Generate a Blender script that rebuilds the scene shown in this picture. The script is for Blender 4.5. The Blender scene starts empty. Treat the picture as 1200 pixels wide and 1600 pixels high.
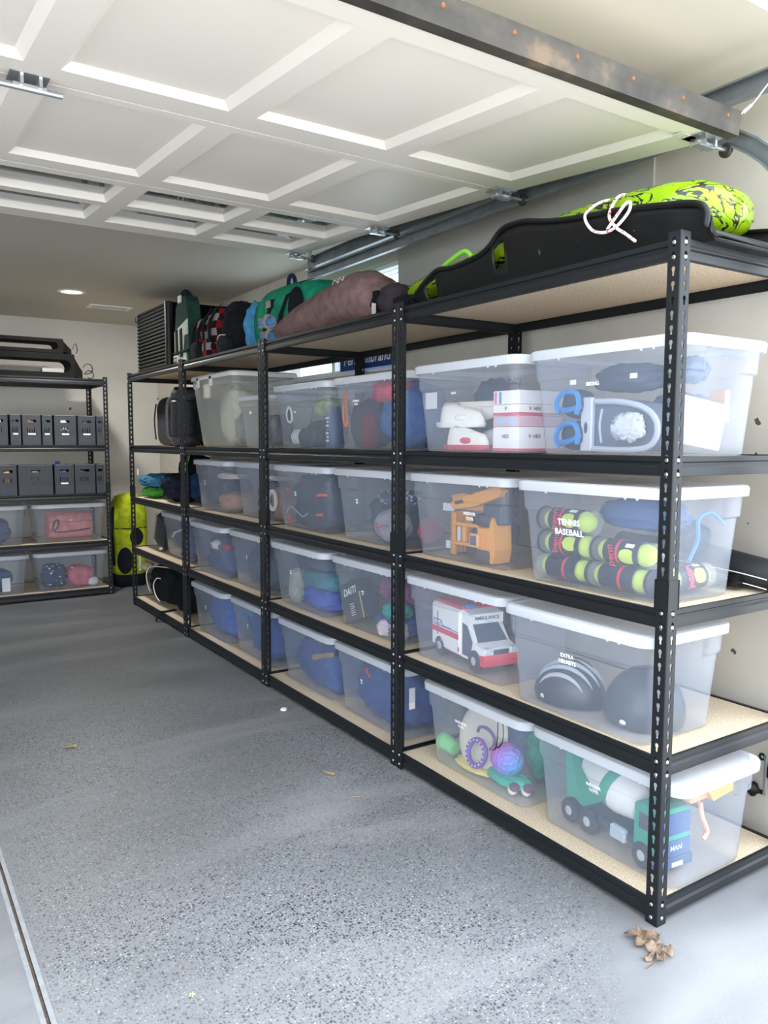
import bpy, bmesh, math, random
from math import sin, cos, pi, radians
from mathutils import Vector, Matrix, noise, Euler

random.seed(7)
SC = bpy.context.scene
COL = SC.collection

# ------------------------------------------------------------------ camera
def cam():
    yaw, pitch, roll = 0.581732, -0.09048, 0.0022181
    f = Vector((sin(yaw)*cos(pitch), cos(yaw)*cos(pitch), sin(pitch)))
    r = Vector((cos(yaw), -sin(yaw), 0)); u = r.cross(f)
    R = cos(roll)*r + sin(roll)*u; U = -sin(roll)*r + cos(roll)*u
    M = Matrix((R, U, -f)).transposed().to_4x4()
    M.translation = (-1.70975, -1.25964, 1.30363)
    cd = bpy.data.cameras.new('camera'); c = bpy.data.objects.new('camera', cd)
    COL.objects.link(c); c.matrix_world = M
    cd.sensor_fit = 'VERTICAL'; cd.sensor_height = 36.0; cd.lens = 1220.04/1600*36.0
    cd.clip_start = 0.05
    SC.camera = c
cam()

# ------------------------------------------------------------------ light
W = bpy.data.worlds.new('world'); SC.world = W; W.use_nodes = True
bg = W.node_tree.nodes['Background']
bg.inputs[0].default_value = (0.84, 0.92, 1.0, 1); bg.inputs[1].default_value = 1.75
sd = bpy.data.lights.new('sun', 'SUN'); sd.energy = 10.0; sd.angle = radians(1.0); sd.color = (1, .89, .74)
so = bpy.data.objects.new('sun', sd); COL.objects.link(so)
so.rotation_euler = Vector((-0.25, 0.30, 1.0)).to_track_quat('Z', 'Y').to_euler()
vs = SC.view_settings
vs.view_transform = 'Standard'; vs.look = 'None'; vs.gamma = 1.0; vs.use_curve_mapping = False
vs.exposure = 1.6
SC.cycles.max_bounces = 10; SC.cycles.diffuse_bounces = 6; SC.cycles.transparent_max_bounces = 40
SC.cycles.sample_clamp_indirect = 4.0
SC.cycles.use_denoising = True
SC.cycles.caustics_reflective = False; SC.cycles.caustics_refractive = False

# ------------------------------------------------------------------ materials
def lin(h):
    h = h.lstrip('#'); o = []
    for i in (0, 2, 4):
        c = int(h[i:i+2], 16)/255
        o.append(c/12.92 if c <= .04045 else ((c+.055)/1.055)**2.4)
    return tuple(o)+(1,)
_m = {}
def newmat(name):
    m = bpy.data.materials.new(name); m.use_nodes = True
    return m, m.node_tree, m.node_tree.nodes['Principled BSDF']
def nd(t, kind, **kw):
    n = t.nodes.new(kind)
    for k, v in kw.items(): setattr(n, k, v)
    return n
def mat(color, rough=.6, metal=0, var=.0, bump=0, scale=30, spec=.5, sheen=0):
    key = (color, rough, metal, var, bump, scale, spec)
    if key in _m: return _m[key]
    m, t, b = newmat('surface_%d' % len(_m))
    c = lin(color); b.inputs['Base Color'].default_value = c
    b.inputs['Roughness'].default_value = rough; b.inputs['Metallic'].default_value = metal
    b.inputs['Specular IOR Level'].default_value = spec
    if var or bump:
        tc = nd(t, 'ShaderNodeTexCoord'); no = nd(t, 'ShaderNodeTexNoise')
        no.inputs['Scale'].default_value = scale; no.inputs['Detail'].default_value = 5
        t.links.new(tc.outputs['Object'], no.inputs['Vector'])
        if var:
            r = nd(t, 'ShaderNodeValToRGB')
            r.color_ramp.elements[0].color = tuple(max(0, x*(1-var)) for x in c[:3])+(1,)
            r.color_ramp.elements[1].color = tuple(min(1, x*(1+var)) for x in c[:3])+(1,)
            r.color_ramp.elements[0].position = .3; r.color_ramp.elements[1].position = .7
            t.links.new(no.outputs['Fac'], r.inputs[0]); t.links.new(r.outputs[0], b.inputs['Base Color'])
        if bump:
            bp = nd(t, 'ShaderNodeBump'); bp.inputs['Strength'].default_value = bump
            bp.inputs['Distance'].default_value = .01
            t.links.new(no.outputs['Fac'], bp.inputs['Height']); t.links.new(bp.outputs[0], b.inputs['Normal'])
    _m[key] = m
    return m
def fabric(c, rough=.95): return mat(c, rough, var=.25, bump=.35, scale=22, spec=.15)

def two_sided_fresnel(t, base):
    # Schlick curve from the facing angle: the same from both sides of a thin sheet
    lw = nd(t, 'ShaderNodeLayerWeight'); lw.inputs[0].default_value = .5
    p = nd(t, 'ShaderNodeMath', operation='POWER'); p.inputs[1].default_value = 5; t.links.new(lw.outputs['Facing'], p.inputs[0])
    m = nd(t, 'ShaderNodeMath', operation='MULTIPLY_ADD'); m.inputs[1].default_value = 1-base; m.inputs[2].default_value = base; t.links.new(p.outputs[0], m.inputs[0])
    return m.outputs[0]
def clear_plastic(name, haze, tint, edge):
    m, t, b = newmat(name); t.nodes.remove(b)
    out = t.nodes['Material Output']
    tr = nd(t, 'ShaderNodeBsdfTransparent'); tr.inputs[0].default_value = (.985, .99, 1, 1)
    df = nd(t, 'ShaderNodeBsdfDiffuse'); df.inputs[0].default_value = tint
    tl = nd(t, 'ShaderNodeBsdfTranslucent'); tl.inputs[0].default_value = tint
    gl = nd(t, 'ShaderNodeBsdfGlossy'); gl.inputs['Roughness'].default_value = .22
    m1 = nd(t, 'ShaderNodeMixShader'); m1.inputs[0].default_value = .45
    t.links.new(df.outputs[0], m1.inputs[1]); t.links.new(tl.outputs[0], m1.inputs[2])
    lw = nd(t, 'ShaderNodeLayerWeight'); lw.inputs[0].default_value = .25
    mr = nd(t, 'ShaderNodeMapRange'); mr.inputs[3].default_value = haze; mr.inputs[4].default_value = edge
    t.links.new(lw.outputs['Facing'], mr.inputs[0])
    m2 = nd(t, 'ShaderNodeMixShader'); t.links.new(mr.outputs[0], m2.inputs[0])
    t.links.new(tr.outputs[0], m2.inputs[1]); t.links.new(m1.outputs[0], m2.inputs[2])
    m3 = nd(t, 'ShaderNodeMixShader'); t.links.new(two_sided_fresnel(t, .03), m3.inputs[0])
    t.links.new(m2.outputs[0], m3.inputs[1]); t.links.new(gl.outputs[0], m3.inputs[2])
    t.links.new(m3.outputs[0], out.inputs[0])
    return m
M_BOX = clear_plastic('hazy_polypropylene', .18, (.74, .83, 1.0, 1), .38)
M_BIG = clear_plastic('clear_grey_plastic', .22, (.80, .83, .82, 1), .6)
M_CLEAR = clear_plastic('clear_film', .12, (.9, .95, .95, 1), .5)

def m_lid():
    m, t, b = newmat('white_lid_plastic'); out = t.nodes['Material Output']
    b.inputs['Base Color'].default_value = (.70, .74, .80, 1); b.inputs['Roughness'].default_value = .4
    tl = nd(t, 'ShaderNodeBsdfTranslucent'); tl.inputs[0].default_value = (.85, .88, .95, 1)
    mx = nd(t, 'ShaderNodeMixShader'); mx.inputs[0].default_value = .3
    t.links.new(b.outputs[0], mx.inputs[1]); t.links.new(tl.outputs[0], mx.inputs[2]); t.links.new(mx.outputs[0], out.inputs[0])
    return m
M_LID = m_lid()

def m_floor():
    m, t, b = newmat('exposed_aggregate_concrete'); L = t.links.new
    tc = nd(t, 'ShaderNodeTexCoord'); obj = tc.outputs['Object']
    dist = nd(t, 'ShaderNodeTexNoise'); dist.inputs['Scale'].default_value = 60
    L(obj, dist.inputs['Vector'])
    add = nd(t, 'ShaderNodeMixRGB', blend_type='ADD'); add.inputs[0].default_value = .012
    L(obj, add.inputs[1]); L(dist.outputs['Color'], add.inputs[2])
    big = nd(t, 'ShaderNodeTexNoise'); big.inputs['Scale'].default_value = 1.1; big.inputs['Detail'].default_value = 6; L(obj, big.inputs['Vector'])
    fine = nd(t, 'ShaderNodeTexNoise'); fine.inputs['Scale'].default_value = 140; fine.inputs['Detail'].default_value = 3; L(obj, fine.inputs['Vector'])
    # smooth zones: apron by the near post and left of the joint
    sep = nd(t, 'ShaderNodeSeparateXYZ'); L(obj, sep.inputs[0])
    def rng(src, a, bb, c, d):
        r = nd(t, 'ShaderNodeMapRange'); r.inputs[1].default_value = a; r.inputs[2].default_value = bb
        r.inputs[3].default_value = c; r.inputs[4].default_value = d; L(src, r.inputs[0]); return r.outputs[0]
    def mth(op, a, bb):
        r = nd(t, 'ShaderNodeMath', operation=op)
        for i, q in enumerate((a, bb)):
            if isinstance(q, (int, float)): r.inputs[i].default_value = q
            else: L(q, r.inputs[i])
        return r.outputs[0]
    left = rng(sep.outputs['X'], -1.47, -1.36, 0, 1)
    xx = mth('ADD', sep.outputs['X'], mth('MULTIPLY', sep.outputs['Y'], -1.0))
    nx = mth('ADD', xx, mth('MULTIPLY', big.outputs['Fac'], .5))
    right = rng(nx, -.10, .12, 1, 0)
    bigm = rng(big.outputs['Fac'], .42, .62, .55, 1)
    mask = mth('MULTIPLY', mth('MULTIPLY', left, right), bigm)
    base = nd(t, 'ShaderNodeValToRGB'); cr = base.color_ramp
    cr.elements[0].position = .34; cr.elements[0].color = lin('#77787a'); cr.elements[1].position = .66; cr.elements[1].color = lin('#95969a')
    L(big.outputs['Fac'], base.inputs[0])
    col = base.outputs[0]
    def mixc(fac, c1, c2):
        r = nd(t, 'ShaderNodeMixRGB'); L(fac, r.inputs[0]); L(c1, r.inputs[1])
        if isinstance(c2, tuple): r.inputs[2].default_value = c2
        else: L(c2, r.inputs[2])
        return r.outputs[0]
    col = mixc(rng(fine.outputs['Fac'], .35, .7, .0, .35), col, lin('#7d8084'))
    for sc_, thr, rad, c, seed in ((150, .55, .46, '#5e646c', 5), (115, .62, .45, '#3a4048', 0), (75, .86, .42, '#2b3038', 3), (135, .90, .42, '#c9c7c2', 9), (95, .955, .40, '#8f7f70', 13)):
        mp = nd(t, 'ShaderNodeMapping'); mp.inputs['Location'].default_value = (seed, seed*.7, 0); L(add.outputs[0], mp.inputs['Vector'])
        v = nd(t, 'ShaderNodeTexVoronoi'); v.inputs['Scale'].default_value = sc_; v.voronoi_dimensions = '2D'; L(mp.outputs[0], v.inputs['Vector'])
        s = nd(t, 'ShaderNodeSeparateColor'); L(v.outputs['Color'], s.inputs[0])
        on = mth('GREATER_THAN', s.outputs[0], thr)
        inside = rng(v.outputs['Distance'], rad*.8, rad*.55, 0, 1)
        col = mixc(mth('MULTIPLY', mth('MULTIPLY', on, inside), mask), col, lin(c))
    # dusty pale scuffs
    sc2 = nd(t, 'ShaderNodeTexNoise'); sc2.inputs['Scale'].default_value = 2.3; sc2.inputs['Detail'].default_value = 8; sc2.inputs['Distortion'].default_value = .6
    mps = nd(t, 'ShaderNodeMapping'); mps.inputs['Scale'].default_value = (.45, 1.5, 1); mps.inputs['Rotation'].default_value = (0, 0, .35); L(obj, mps.inputs['Vector']); L(mps.outputs[0], sc2.inputs['Vector'])
    col = mixc(rng(sc2.outputs['Fac'], .50, .70, 0, .6), col, lin('#a3a4a6'))
    # light falloff painted into the colour: darker towards the depth of the garage
    depth_shade = mth('MULTIPLY', rng(mth('ADD', sep.outputs['Y'], big.outputs['Fac']), 1.8, 4.2, 0, .66), 1.0)
    col = mixc(depth_shade, col, lin('#4f5357'))
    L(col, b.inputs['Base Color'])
    L(rng(sc2.outputs['Fac'], .3, .7, .38, .6), b.inputs['Roughness'])
    bp = nd(t, 'ShaderNodeBump'); bp.inputs['Strength'].default_value = .15; bp.inputs['Distance'].default_value = .004
    L(fine.outputs['Fac'], bp.inputs['Height']); L(bp.outputs[0], b.inputs['Normal'])
    return m
M_FLOOR = m_floor()

def m_concrete(name, c1, c2, pit=.85):
    m, t, b = newmat(name); L = t.links.new
    tc = nd(t, 'ShaderNodeTexCoord'); obj = tc.outputs['Object']
    n = nd(t, 'ShaderNodeTexNoise'); n.inputs['Scale'].default_value = 1.6; n.inputs['Detail'].default_value = 8; L(obj, n.inputs['Vector'])
    r = nd(t, 'ShaderNodeValToRGB'); r.color_ramp.elements[0].color = lin(c1); r.color_ramp.elements[1].color = lin(c2)
    r.color_ramp.elements[0].position = .3; r.color_ramp.elements[1].position = .7; L(n.outputs['Fac'], r.inputs[0])
    dn = nd(t, 'ShaderNodeTexNoise'); dn.inputs['Scale'].default_value = 40; dn.inputs['Detail'].default_value = 3; L(obj, dn.inputs['Vector'])
    ad = nd(t, 'ShaderNodeMixRGB', blend_type='ADD'); ad.inputs[0].default_value = .03; L(obj, ad.inputs[1]); L(dn.outputs['Color'], ad.inputs[2])
    v = nd(t, 'ShaderNodeTexVoronoi'); v.inputs['Scale'].default_value = 16; L(ad.outputs[0], v.inputs['Vector'])
    s = nd(t, 'ShaderNodeSeparateColor'); L(v.outputs['Color'], s.inputs[0])
    rad = nd(t, 'ShaderNodeMapRange'); rad.inputs[1].default_value = pit; rad.inputs[2].default_value = 1; rad.inputs[3].default_value = 0.0; rad.inputs[4].default_value = .19
    L(s.outputs[0], rad.inputs[0])
    lt = nd(t, 'ShaderNodeMath', operation='LESS_THAN'); L(v.outputs['Distance'], lt.inputs[0]); L(rad.outputs[0], lt.inputs[1])
    mx = nd(t, 'ShaderNodeMixRGB'); L(lt.outputs[0], mx.inputs[0]); L(r.outputs[0], mx.inputs[1]); mx.inputs[2].default_value = lin('#5d5850')
    L(mx.outputs[0], b.inputs['Base Color']); b.inputs['Roughness'].default_value = .9; b.inputs['Specular IOR Level'].default_value = .2
    f = nd(t, 'ShaderNodeTexNoise'); f.inputs['Scale'].default_value = 9; f.inputs['Detail'].default_value = 10; L(obj, f.inputs['Vector'])
    mm = nd(t, 'ShaderNodeMath', operation='SUBTRACT'); L(f.outputs['Fac'], mm.inputs[0]); L(lt.outputs[0], mm.inputs[1])
    bp = nd(t, 'ShaderNodeBump'); bp.inputs['Strength'].default_value = .35; bp.inputs['Distance'].default_value = .008
    L(mm.outputs[0], bp.inputs['Height']); L(bp.outputs[0], b.inputs['Normal'])
    return m
M_WALL = m_concrete('pitted_beige_concrete', '#c6bfb2', '#dad5ca')
M_BACKWALL = m_concrete('painted_back_wall', '#cfccc5', '#dcd9d3', .93)

def m_board():
    m, t, b = newmat('particle_board'); L = t.links.new
    tc = nd(t, 'ShaderNodeTexCoord'); n = nd(t, 'ShaderNodeTexNoise'); n.inputs['Scale'].default_value = 180; n.inputs['Detail'].default_value = 4
    L(tc.outputs['Object'], n.inputs['Vector'])
    r = nd(t, 'ShaderNodeValToRGB'); r.color_ramp.elements[0].color = lin('#c3ad90'); r.color_ramp.elements[1].color = lin('#e2d3bc')
    r.color_ramp.elements[0].position = .35; r.color_ramp.elements[1].position = .65
    L(n.outputs['Fac'], r.inputs[0]); L(r.outputs[0], b.inputs['Base Color']); b.inputs['Roughness'].default_value = .8
    return m
M_BOARD = m_board()

def m_rust_steel():
    m, t, b = newmat('weathered_steel'); L = t.links.new
    tc = nd(t, 'ShaderNodeTexCoord'); n = nd(t, 'ShaderNodeTexNoise'); n.inputs['Scale'].default_value = 9; n.inputs['Detail'].default_value = 9
    L(tc.outputs['Object'], n.inputs['Vector'])
    r = nd(t, 'ShaderNodeValToRGB'); e = r.color_ramp.elements
    e[0].position = .35; e[0].color = lin('#2f2c28'); e[1].position = .62; e[1].color = lin('#48433b')
    x = e.new(.74); x.color = lin('#6b5a47')
    L(n.outputs['Fac'], r.inputs[0]); L(r.outputs[0], b.inputs['Base Color']); b.inputs['Roughness'].default_value = .7
    return m
M_RUST = m_rust_steel()

def m_splat():
    m, t, b = newmat('lime_with_black_splatter'); L = t.links.new
    tc = nd(t, 'ShaderNodeTexCoord'); n = nd(t, 'ShaderNodeTexNoise'); n.inputs['Scale'].default_value = 8; n.inputs['Detail'].default_value = 4; n.inputs['Distortion'].default_value = 2.8
    mp = nd(t, 'ShaderNodeMapping'); mp.inputs['Scale'].default_value = (1, .6, 1.6); L(tc.outputs['Object'], mp.inputs[0]); L(mp.outputs[0], n.inputs['Vector'])
    r = nd(t, 'ShaderNodeValToRGB'); r.color_ramp.interpolation = 'CONSTANT'; e = r.color_ramp.elements
    e[0].color = lin('#85aa08'); e[1].position = .545; e[1].color = lin('#23271c')
    x = e.new(.605); x.color = lin('#8cb00a')
    L(n.outputs['Fac'], r.inputs[0]); L(r.outputs[0], b.inputs['Base Color']); b.inputs['Roughness'].default_value = .25
    return m
def m_plaid():
    m, t, b = newmat('red_black_plaid'); L = t.links.new
    tc = nd(t, 'ShaderNodeTexCoord'); sp = nd(t, 'ShaderNodeSeparateXYZ'); L(tc.outputs['Object'], sp.inputs[0])
    def st(src):
        a = nd(t, 'ShaderNodeMath', operation='MULTIPLY'); a.inputs[1].default_value = 11; L(src, a.inputs[0])
        f = nd(t, 'ShaderNodeMath', operation='FRACT'); L(a.outputs[0], f.inputs[0])
        g = nd(t, 'ShaderNodeMath', operation='GREATER_THAN'); g.inputs[1].default_value = .5; L(f.outputs[0], g.inputs[0]); return g.outputs[0]
    a, c = st(sp.outputs['Y']), st(sp.outputs['Z'])
    m1 = nd(t, 'ShaderNodeMixRGB'); L(a, m1.inputs[0]); m1.inputs[1].default_value = lin('#8c1622'); m1.inputs[2].default_value = lin('#211a1c')
    m2 = nd(t, 'ShaderNodeMixRGB'); L(a, m2.inputs[0]); m2.inputs[1].default_value = lin('#32181b'); m2.inputs[2].default_value = lin('#8a8383')
    m3 = nd(t, 'ShaderNodeMixRGB'); L(c, m3.inputs[0]); L(m1.outputs[0], m3.inputs[1]); L(m2.outputs[0], m3.inputs[2])
    L(m3.outputs[0], b.inputs['Base Color']); b.inputs['Roughness'].default_value = .95; b.inputs['Specular IOR Level'].default_value = .1
    return m
def m_rope():
    m, t, b = newmat('white_rope_red_fleck'); L = t.links.new
    tc = nd(t, 'ShaderNodeTexCoord'); n = nd(t, 'ShaderNodeTexNoise'); n.inputs['Scale'].default_value = 110
    L(tc.outputs['Object'], n.inputs['Vector']); r = nd(t, 'ShaderNodeValToRGB'); r.color_ramp.interpolation = 'CONSTANT'
    r.color_ramp.elements[0].color = lin('#f2eeec'); r.color_ramp.elements[1].position = .58; r.color_ramp.elements[1].color = lin('#c5564f')
    L(n.outputs['Fac'], r.inputs[0]); L(r.outputs[0], b.inputs['Base Color']); b.inputs['Roughness'].default_value = .9
    return m
def m_emit(c, s):
    m, t, b = newmat('lamp_lens'); b.inputs['Base Color'].default_value = c; b.inputs['Emission Color'].default_value = c; b.inputs['Emission Strength'].default_value = s
    return m
def m_glass():
    m, t, b = newmat('window_glass'); t.nodes.remove(b); out = t.nodes['Material Output']
    tr = nd(t, 'ShaderNodeBsdfTransparent'); tr.inputs[0].default_value = (.72, .75, .77, 1)
    gl = nd(t, 'ShaderNodeBsdfGlossy'); gl.inputs['Roughness'].default_value = .03; gl.inputs[0].default_value = (.9, .9, .9, 1)
    mx = nd(t, 'ShaderNodeMixShader'); t.links.new(two_sided_fresnel(t, .045), mx.inputs[0]); t.links.new(tr.outputs[0], mx.inputs[1]); t.links.new(gl.outputs[0], mx.inputs[2])
    t.links.new(mx.outputs[0], out.inputs[0]); return m
M_GLASS = m_glass()
BLACK = mat('#14181c', .45, spec=.4); SILVER = mat('#c9cdd0', .28, .9); GALV = mat('#8f979c', .4, .75, var=.2, scale=12)
WHITE = mat('#efefee', .55); TXT = mat('#fbfbfb', .6); DOORW = mat('#f4efe6', .5); BLKPL = mat('#0d0e10', .42, spec=.35)
DKFAB = fabric('#1b1d22'); NAVY = fabric('#25314f'); GREYB = mat('#373b41', .5, var=.15, scale=60)

# ------------------------------------------------------------------ geometry helpers
class MB:
    def __init__(s): s.v = []; s.f = []; s.m = []
    def add(s, vf, mi=0, M=None):
        v, f = vf; o = len(s.v)
        s.v += [tuple(M @ Vector(p)) for p in v] if M is not None else [tuple(p) for p in v]
        s.f += [tuple(i+o for i in q) for q in f]; s.m += [mi]*len(f); return s
def mesh(mb, mats, smooth=True, ang=.7):
    if isinstance(mb, tuple): mb = MB().add(mb)
    me = bpy.data.meshes.new('mesh'); me.from_pydata(mb.v, [], mb.f)
    if not isinstance(mats, (list, tuple)): mats = [mats]
    for m in mats: me.materials.append(m)
    if len(mats) > 1: me.polygons.foreach_set('material_index', mb.m)
    me.validate(); 
    bm = bmesh.new(); bm.from_mesh(me); bmesh.ops.recalc_face_normals(bm, faces=bm.faces); bm.to_mesh(me); bm.free()
    if smooth:
        me.polygons.foreach_set('use_smooth', [True]*len(me.polygons)); me.set_sharp_from_angle(angle=ang)
    me.update(); return me
def obj(name, mb, mats, parent=None, smooth=True, ang=.7, me=None):
    o = bpy.data.objects.new(name, me or mesh(mb, mats, smooth, ang)); COL.objects.link(o)
    if parent: o.parent = parent
    return o
def tag(o, label, cat, group=None):
    o['label'] = label; o['category'] = cat
    if group: o['group'] = group
    return o
def thing(name, label, cat, loc=(0, 0, 0), rz=0, group=None, rot=None):
    o = bpy.data.objects.new(name, None); COL.objects.link(o); o.empty_display_size = .05
    o.location = loc; o.rotation_euler = rot or (0, 0, rz); return tag(o, label, cat, group)
def solid(name, mb, mats, label, cat, group=None, **k): return tag(obj(name, mb, mats, **k), label, cat, group)
def struct(name, mb, mats, parent=None, **k):
    o = obj(name, mb, mats, parent, **k)
    if not parent: o['kind'] = 'structure'
    return o
def box(x0, x1, y0, y1, z0, z1):
    return ([(x0,y0,z0),(x1,y0,z0),(x1,y1,z0),(x0,y1,z0),(x0,y0,z1),(x1,y0,z1),(x1,y1,z1),(x0,y1,z1)],
            [(3,2,1,0),(4,5,6,7),(0,1,5,4),(1,2,6,5),(2,3,7,6),(3,0,4,7)])
def cbox(x0, x1, y0, y1, z0, z1, c=.004):
    # chamfered box
    X, Y, Z = (x0, x1), (y0, y1), (z0, z1); v = []; idx = {}
    for i in (0, 1):
        for j in (0, 1):
            for k in (0, 1):
                dx = c if i == 0 else -c; dy = c if j == 0 else -c; dz = c if k == 0 else -c
                for ax, p in enumerate(((X[i], Y[j]+dy, Z[k]+dz), (X[i]+dx, Y[j], Z[k]+dz), (X[i]+dx, Y[j]+dy, Z[k]))):
                    idx[i, j, k, ax] = len(v); v.append(p)
    f = []
    for i in (0, 1):
        f.append([idx[i, a, b, 0] for a, b in ((0, 0), (0, 1), (1, 1), (1, 0))])
        f.append([idx[a, i, b, 1] for a, b in ((0, 0), (0, 1), (1, 1), (1, 0))])
        f.append([idx[a, b, i, 2] for a, b in ((0, 0), (0, 1), (1, 1), (1, 0))])
    for a in (0, 1):
        for b in (0, 1):
            f.append([idx[a, b, 0, 0], idx[a, b, 1, 0], idx[a, b, 1, 1], idx[a, b, 0, 1]])
            f.append([idx[a, 0, b, 0], idx[a, 1, b, 0], idx[a, 1, b, 2], idx[a, 0, b, 2]])
            f.append([idx[0, a, b, 1], idx[1, a, b, 1], idx[1, a, b, 2], idx[0, a, b, 2]])
            for k in (0, 1): f.append([idx[a, b, k, 0], idx[a, b, k, 1], idx[a, b, k, 2]])
    return v, [tuple(q) for q in f]
def loft(rings, cap0=True, cap1=True, closed=True):
    n = len(rings[0]); v = [p for r in rings for p in r]; f = []
    for a in range(len(rings)-1):
        for i in range(n if closed else n-1):
            j = (i+1) % n; f.append((a*n+i, a*n+j, (a+1)*n+j, (a+1)*n+i))
    if cap0: f.append(tuple(range(n-1, -1, -1)))
    if cap1: f.append(tuple(range((len(rings)-1)*n, len(rings)*n)))
    return v, f
def prism(poly, h0, h1, ax='z'):
    def mk(p, h):
        return {'z': (p[0], p[1], h), 'x': (h, p[0], p[1]), 'y': (p[0], h, p[1])}[ax]
    return loft([[mk(p, h0) for p in poly], [mk(p, h1) for p in poly]])
def tube(pts, r, n=8, closed=False, cap=True):
    P = [Vector(p) for p in pts]; rings = []; N = len(P); up = None
    rr = r if isinstance(r, (list, tuple)) else [r]*N
    for i in range(N):
        if closed: t = P[(i+1) % N]-P[i-1]
        else: t = P[min(i+1, N-1)]-P[max(i-1, 0)]
        t.normalize()
        if up is None: up = t.orthogonal().normalized()
        up = (up-t*up.dot(t)); up = up.normalized() if up.length > 1e-6 else t.orthogonal().normalized()
        w = t.cross(up)
        rings.append([tuple(P[i]+rr[i]*(cos(2*pi*k/n)*up+sin(2*pi*k/n)*w)) for k in range(n)])
    if closed: rings.append(rings[0]); return loft(rings, False, False)
    return loft(rings, cap, cap)
def smooth_path(pts, k=6, closed=False):
    P = [Vector(p) for p in pts]; out = []; N = len(P)
    for i in range(N if closed else N-1):
        a, b, c, d = (P[(i-1) % N], P[i], P[(i+1) % N], P[(i+2) % N]) if closed else (P[max(i-1, 0)], P[i], P[i+1], P[min(i+2, N-1)])
        for s in range(k):
            u = s/k; out.append(.5*((2*b)+(c-a)*u+(2*a-5*b+4*c-d)*u*u+(3*b-a-3*c+d)*u**3))
    if not closed: out.append(P[-1])
    return out
def lathe(prof, n=20, M=None, cap=True):
    rings = [[(r*cos(2*pi*k/n), r*sin(2*pi*k/n), z) for k in range(n)] for r, z in prof]
    v, f = loft(rings, cap, cap)
    return ([tuple(M @ Vector(p)) for p in v] if M is not None else v), f
AX = {'z': Matrix.Identity(4), 'x': Matrix.Rotation(pi/2, 4, 'Y'), 'y': Matrix.Rotation(-pi/2, 4, 'X')}
def cyl(c, r, h, ax='z', n=18, b=.0):
    p = [(r, 0), (r, h)] if not b else [(r-b, 0), (r, b), (r, h-b), (r-b, h)]
    return lathe(p, n, Matrix.Translation(c) @ AX[ax])
_ico = {}
def ico(sub):
    if sub not in _ico:
        bm = bmesh.new(); bmesh.ops.create_icosphere(bm, subdivisions=sub, radius=1)
        bm.verts.index_update(); _ico[sub] = ([v.co.copy() for v in bm.verts], [tuple(v.index for v in f.verts) for f in bm.faces]); bm.free()
    return _ico[sub]
def blob(c, s, p=2.4, amp=.08, freq=2.2, seed=0, sub=4, rot=0, flat=None, ridge=0):
    V, F = ico(sub); out = []; R = Matrix.Rotation(rot, 3, 'Z')
    for d in V:
        k = (abs(d.x)**p+abs(d.y)**p+abs(d.z)**p)**(-1/p)
        q = d*freq+Vector((seed*3.1, seed*1.7, seed*.9))
        a = 1+amp*noise.noise(q)+amp*.5*noise.noise(q*2.3)
        if ridge: a -= ridge*(1-abs(noise.noise(q*1.6+Vector((9, 2, 4)))))**6
        w = R @ Vector((d.x*k*s[0]*a, d.y*k*s[1]*a, d.z*k*s[2]*a)); z = c[2]+w.z
        if flat is not None: z = max(z, flat)
        out.append((c[0]+w.x, c[1]+w.y, z))
    return out, F
def cloth(name, c, s, m, label, cat, group=None, **k):
    k.setdefault('ridge', .12); k.setdefault('amp', .14)
    return solid(name, blob(c, s, **k), m, label, cat, group, ang=3)
def rrect(hx, hy, r, z, n=4, cx=0, cy=0):
    pts = []
    for sx, sy, a0 in ((1, 1, 0), (-1, 1, 90), (-1, -1, 180), (1, -1, 270)):
        for i in range(n+1):
            a = radians(a0+90*i/n); pts.append((cx+sx*(hx-r)+r*cos(a), cy+sy*(hy-r)+r*sin(a), z))
    return pts
def text(s, size, m, parent, M, name='lettering', extrude=.0004, align='CENTER', shear=0):
    cu = bpy.data.curves.new('text', 'FONT'); cu.body = s; cu.size = size; cu.align_x = align; cu.align_y = 'CENTER'; cu.extrude = extrude; cu.resolution_u = 3; cu.shear = shear
    cu.offset = size*.012
    t = bpy.data.objects.new('t', cu); me = bpy.data.meshes.new_from_object(t); bpy.data.objects.remove(t)
    me.materials.clear(); me.materials.append(m); me.transform(M)
    return obj(name, None, None, parent, me=me)
def frame(pos, right, up):
    r = Vector(right).normalized(); u = Vector(up); u = (u-r*u.dot(r)).normalized(); n = r.cross(u)
    M = Matrix((r, u, n)).transposed().to_4x4(); M.translation = pos; return M

# ------------------------------------------------------------------ room
XW, YB, ZC = .68, 6.40, 2.397
L = 1.24979; H = 1.829; S = H/50.3; D = .605
fl = MB()
fl.add(box(-1.430, .80, -.9+0-9, YB+.1, -.15, 0)).add(box(-6, -1.438, -9.9, YB+.1, -.15, 0)).add(box(.80, 6, -9.9, -.05, -.15, 0))
fl.add(box(-1.438, -1.430, -9.9, YB+.1, -.15, -.007), 1)
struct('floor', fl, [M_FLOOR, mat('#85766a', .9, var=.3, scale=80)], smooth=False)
jm = MB()
for x0 in (-1.450, -1.430): jm.add(cbox(x0, x0+.012, -1.2, YB-.2, -.012, .0012, .0005))
struct('trim_1', jm, mat('#a5a8aa', .7, var=.12, scale=30), smooth=False)
struct('ceiling', MB().add(box(-6.1, .9, -.044, YB+.1, ZC, ZC+.5)), mat('#c6c1b4', .8, var=.03, scale=1.2), smooth=False)
wr = MB()
wr.add(box(XW, .9, -.044, 2.23, 0, ZC)).add(box(XW, .9, 2.23, 3.80, 0, 1.70)).add(box(XW, .9, 2.23, 3.80, 2.27, ZC)).add(box(XW, .9, 3.80, YB+.1, 0, ZC))
wr.add(box(XW-.008, XW, .62, 2.23, 1.845, ZC), 1)
struct('wall_right', wr, [M_WALL, mat('#b9b7b0', .75, var=.04, scale=2)], smooth=False)
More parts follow.
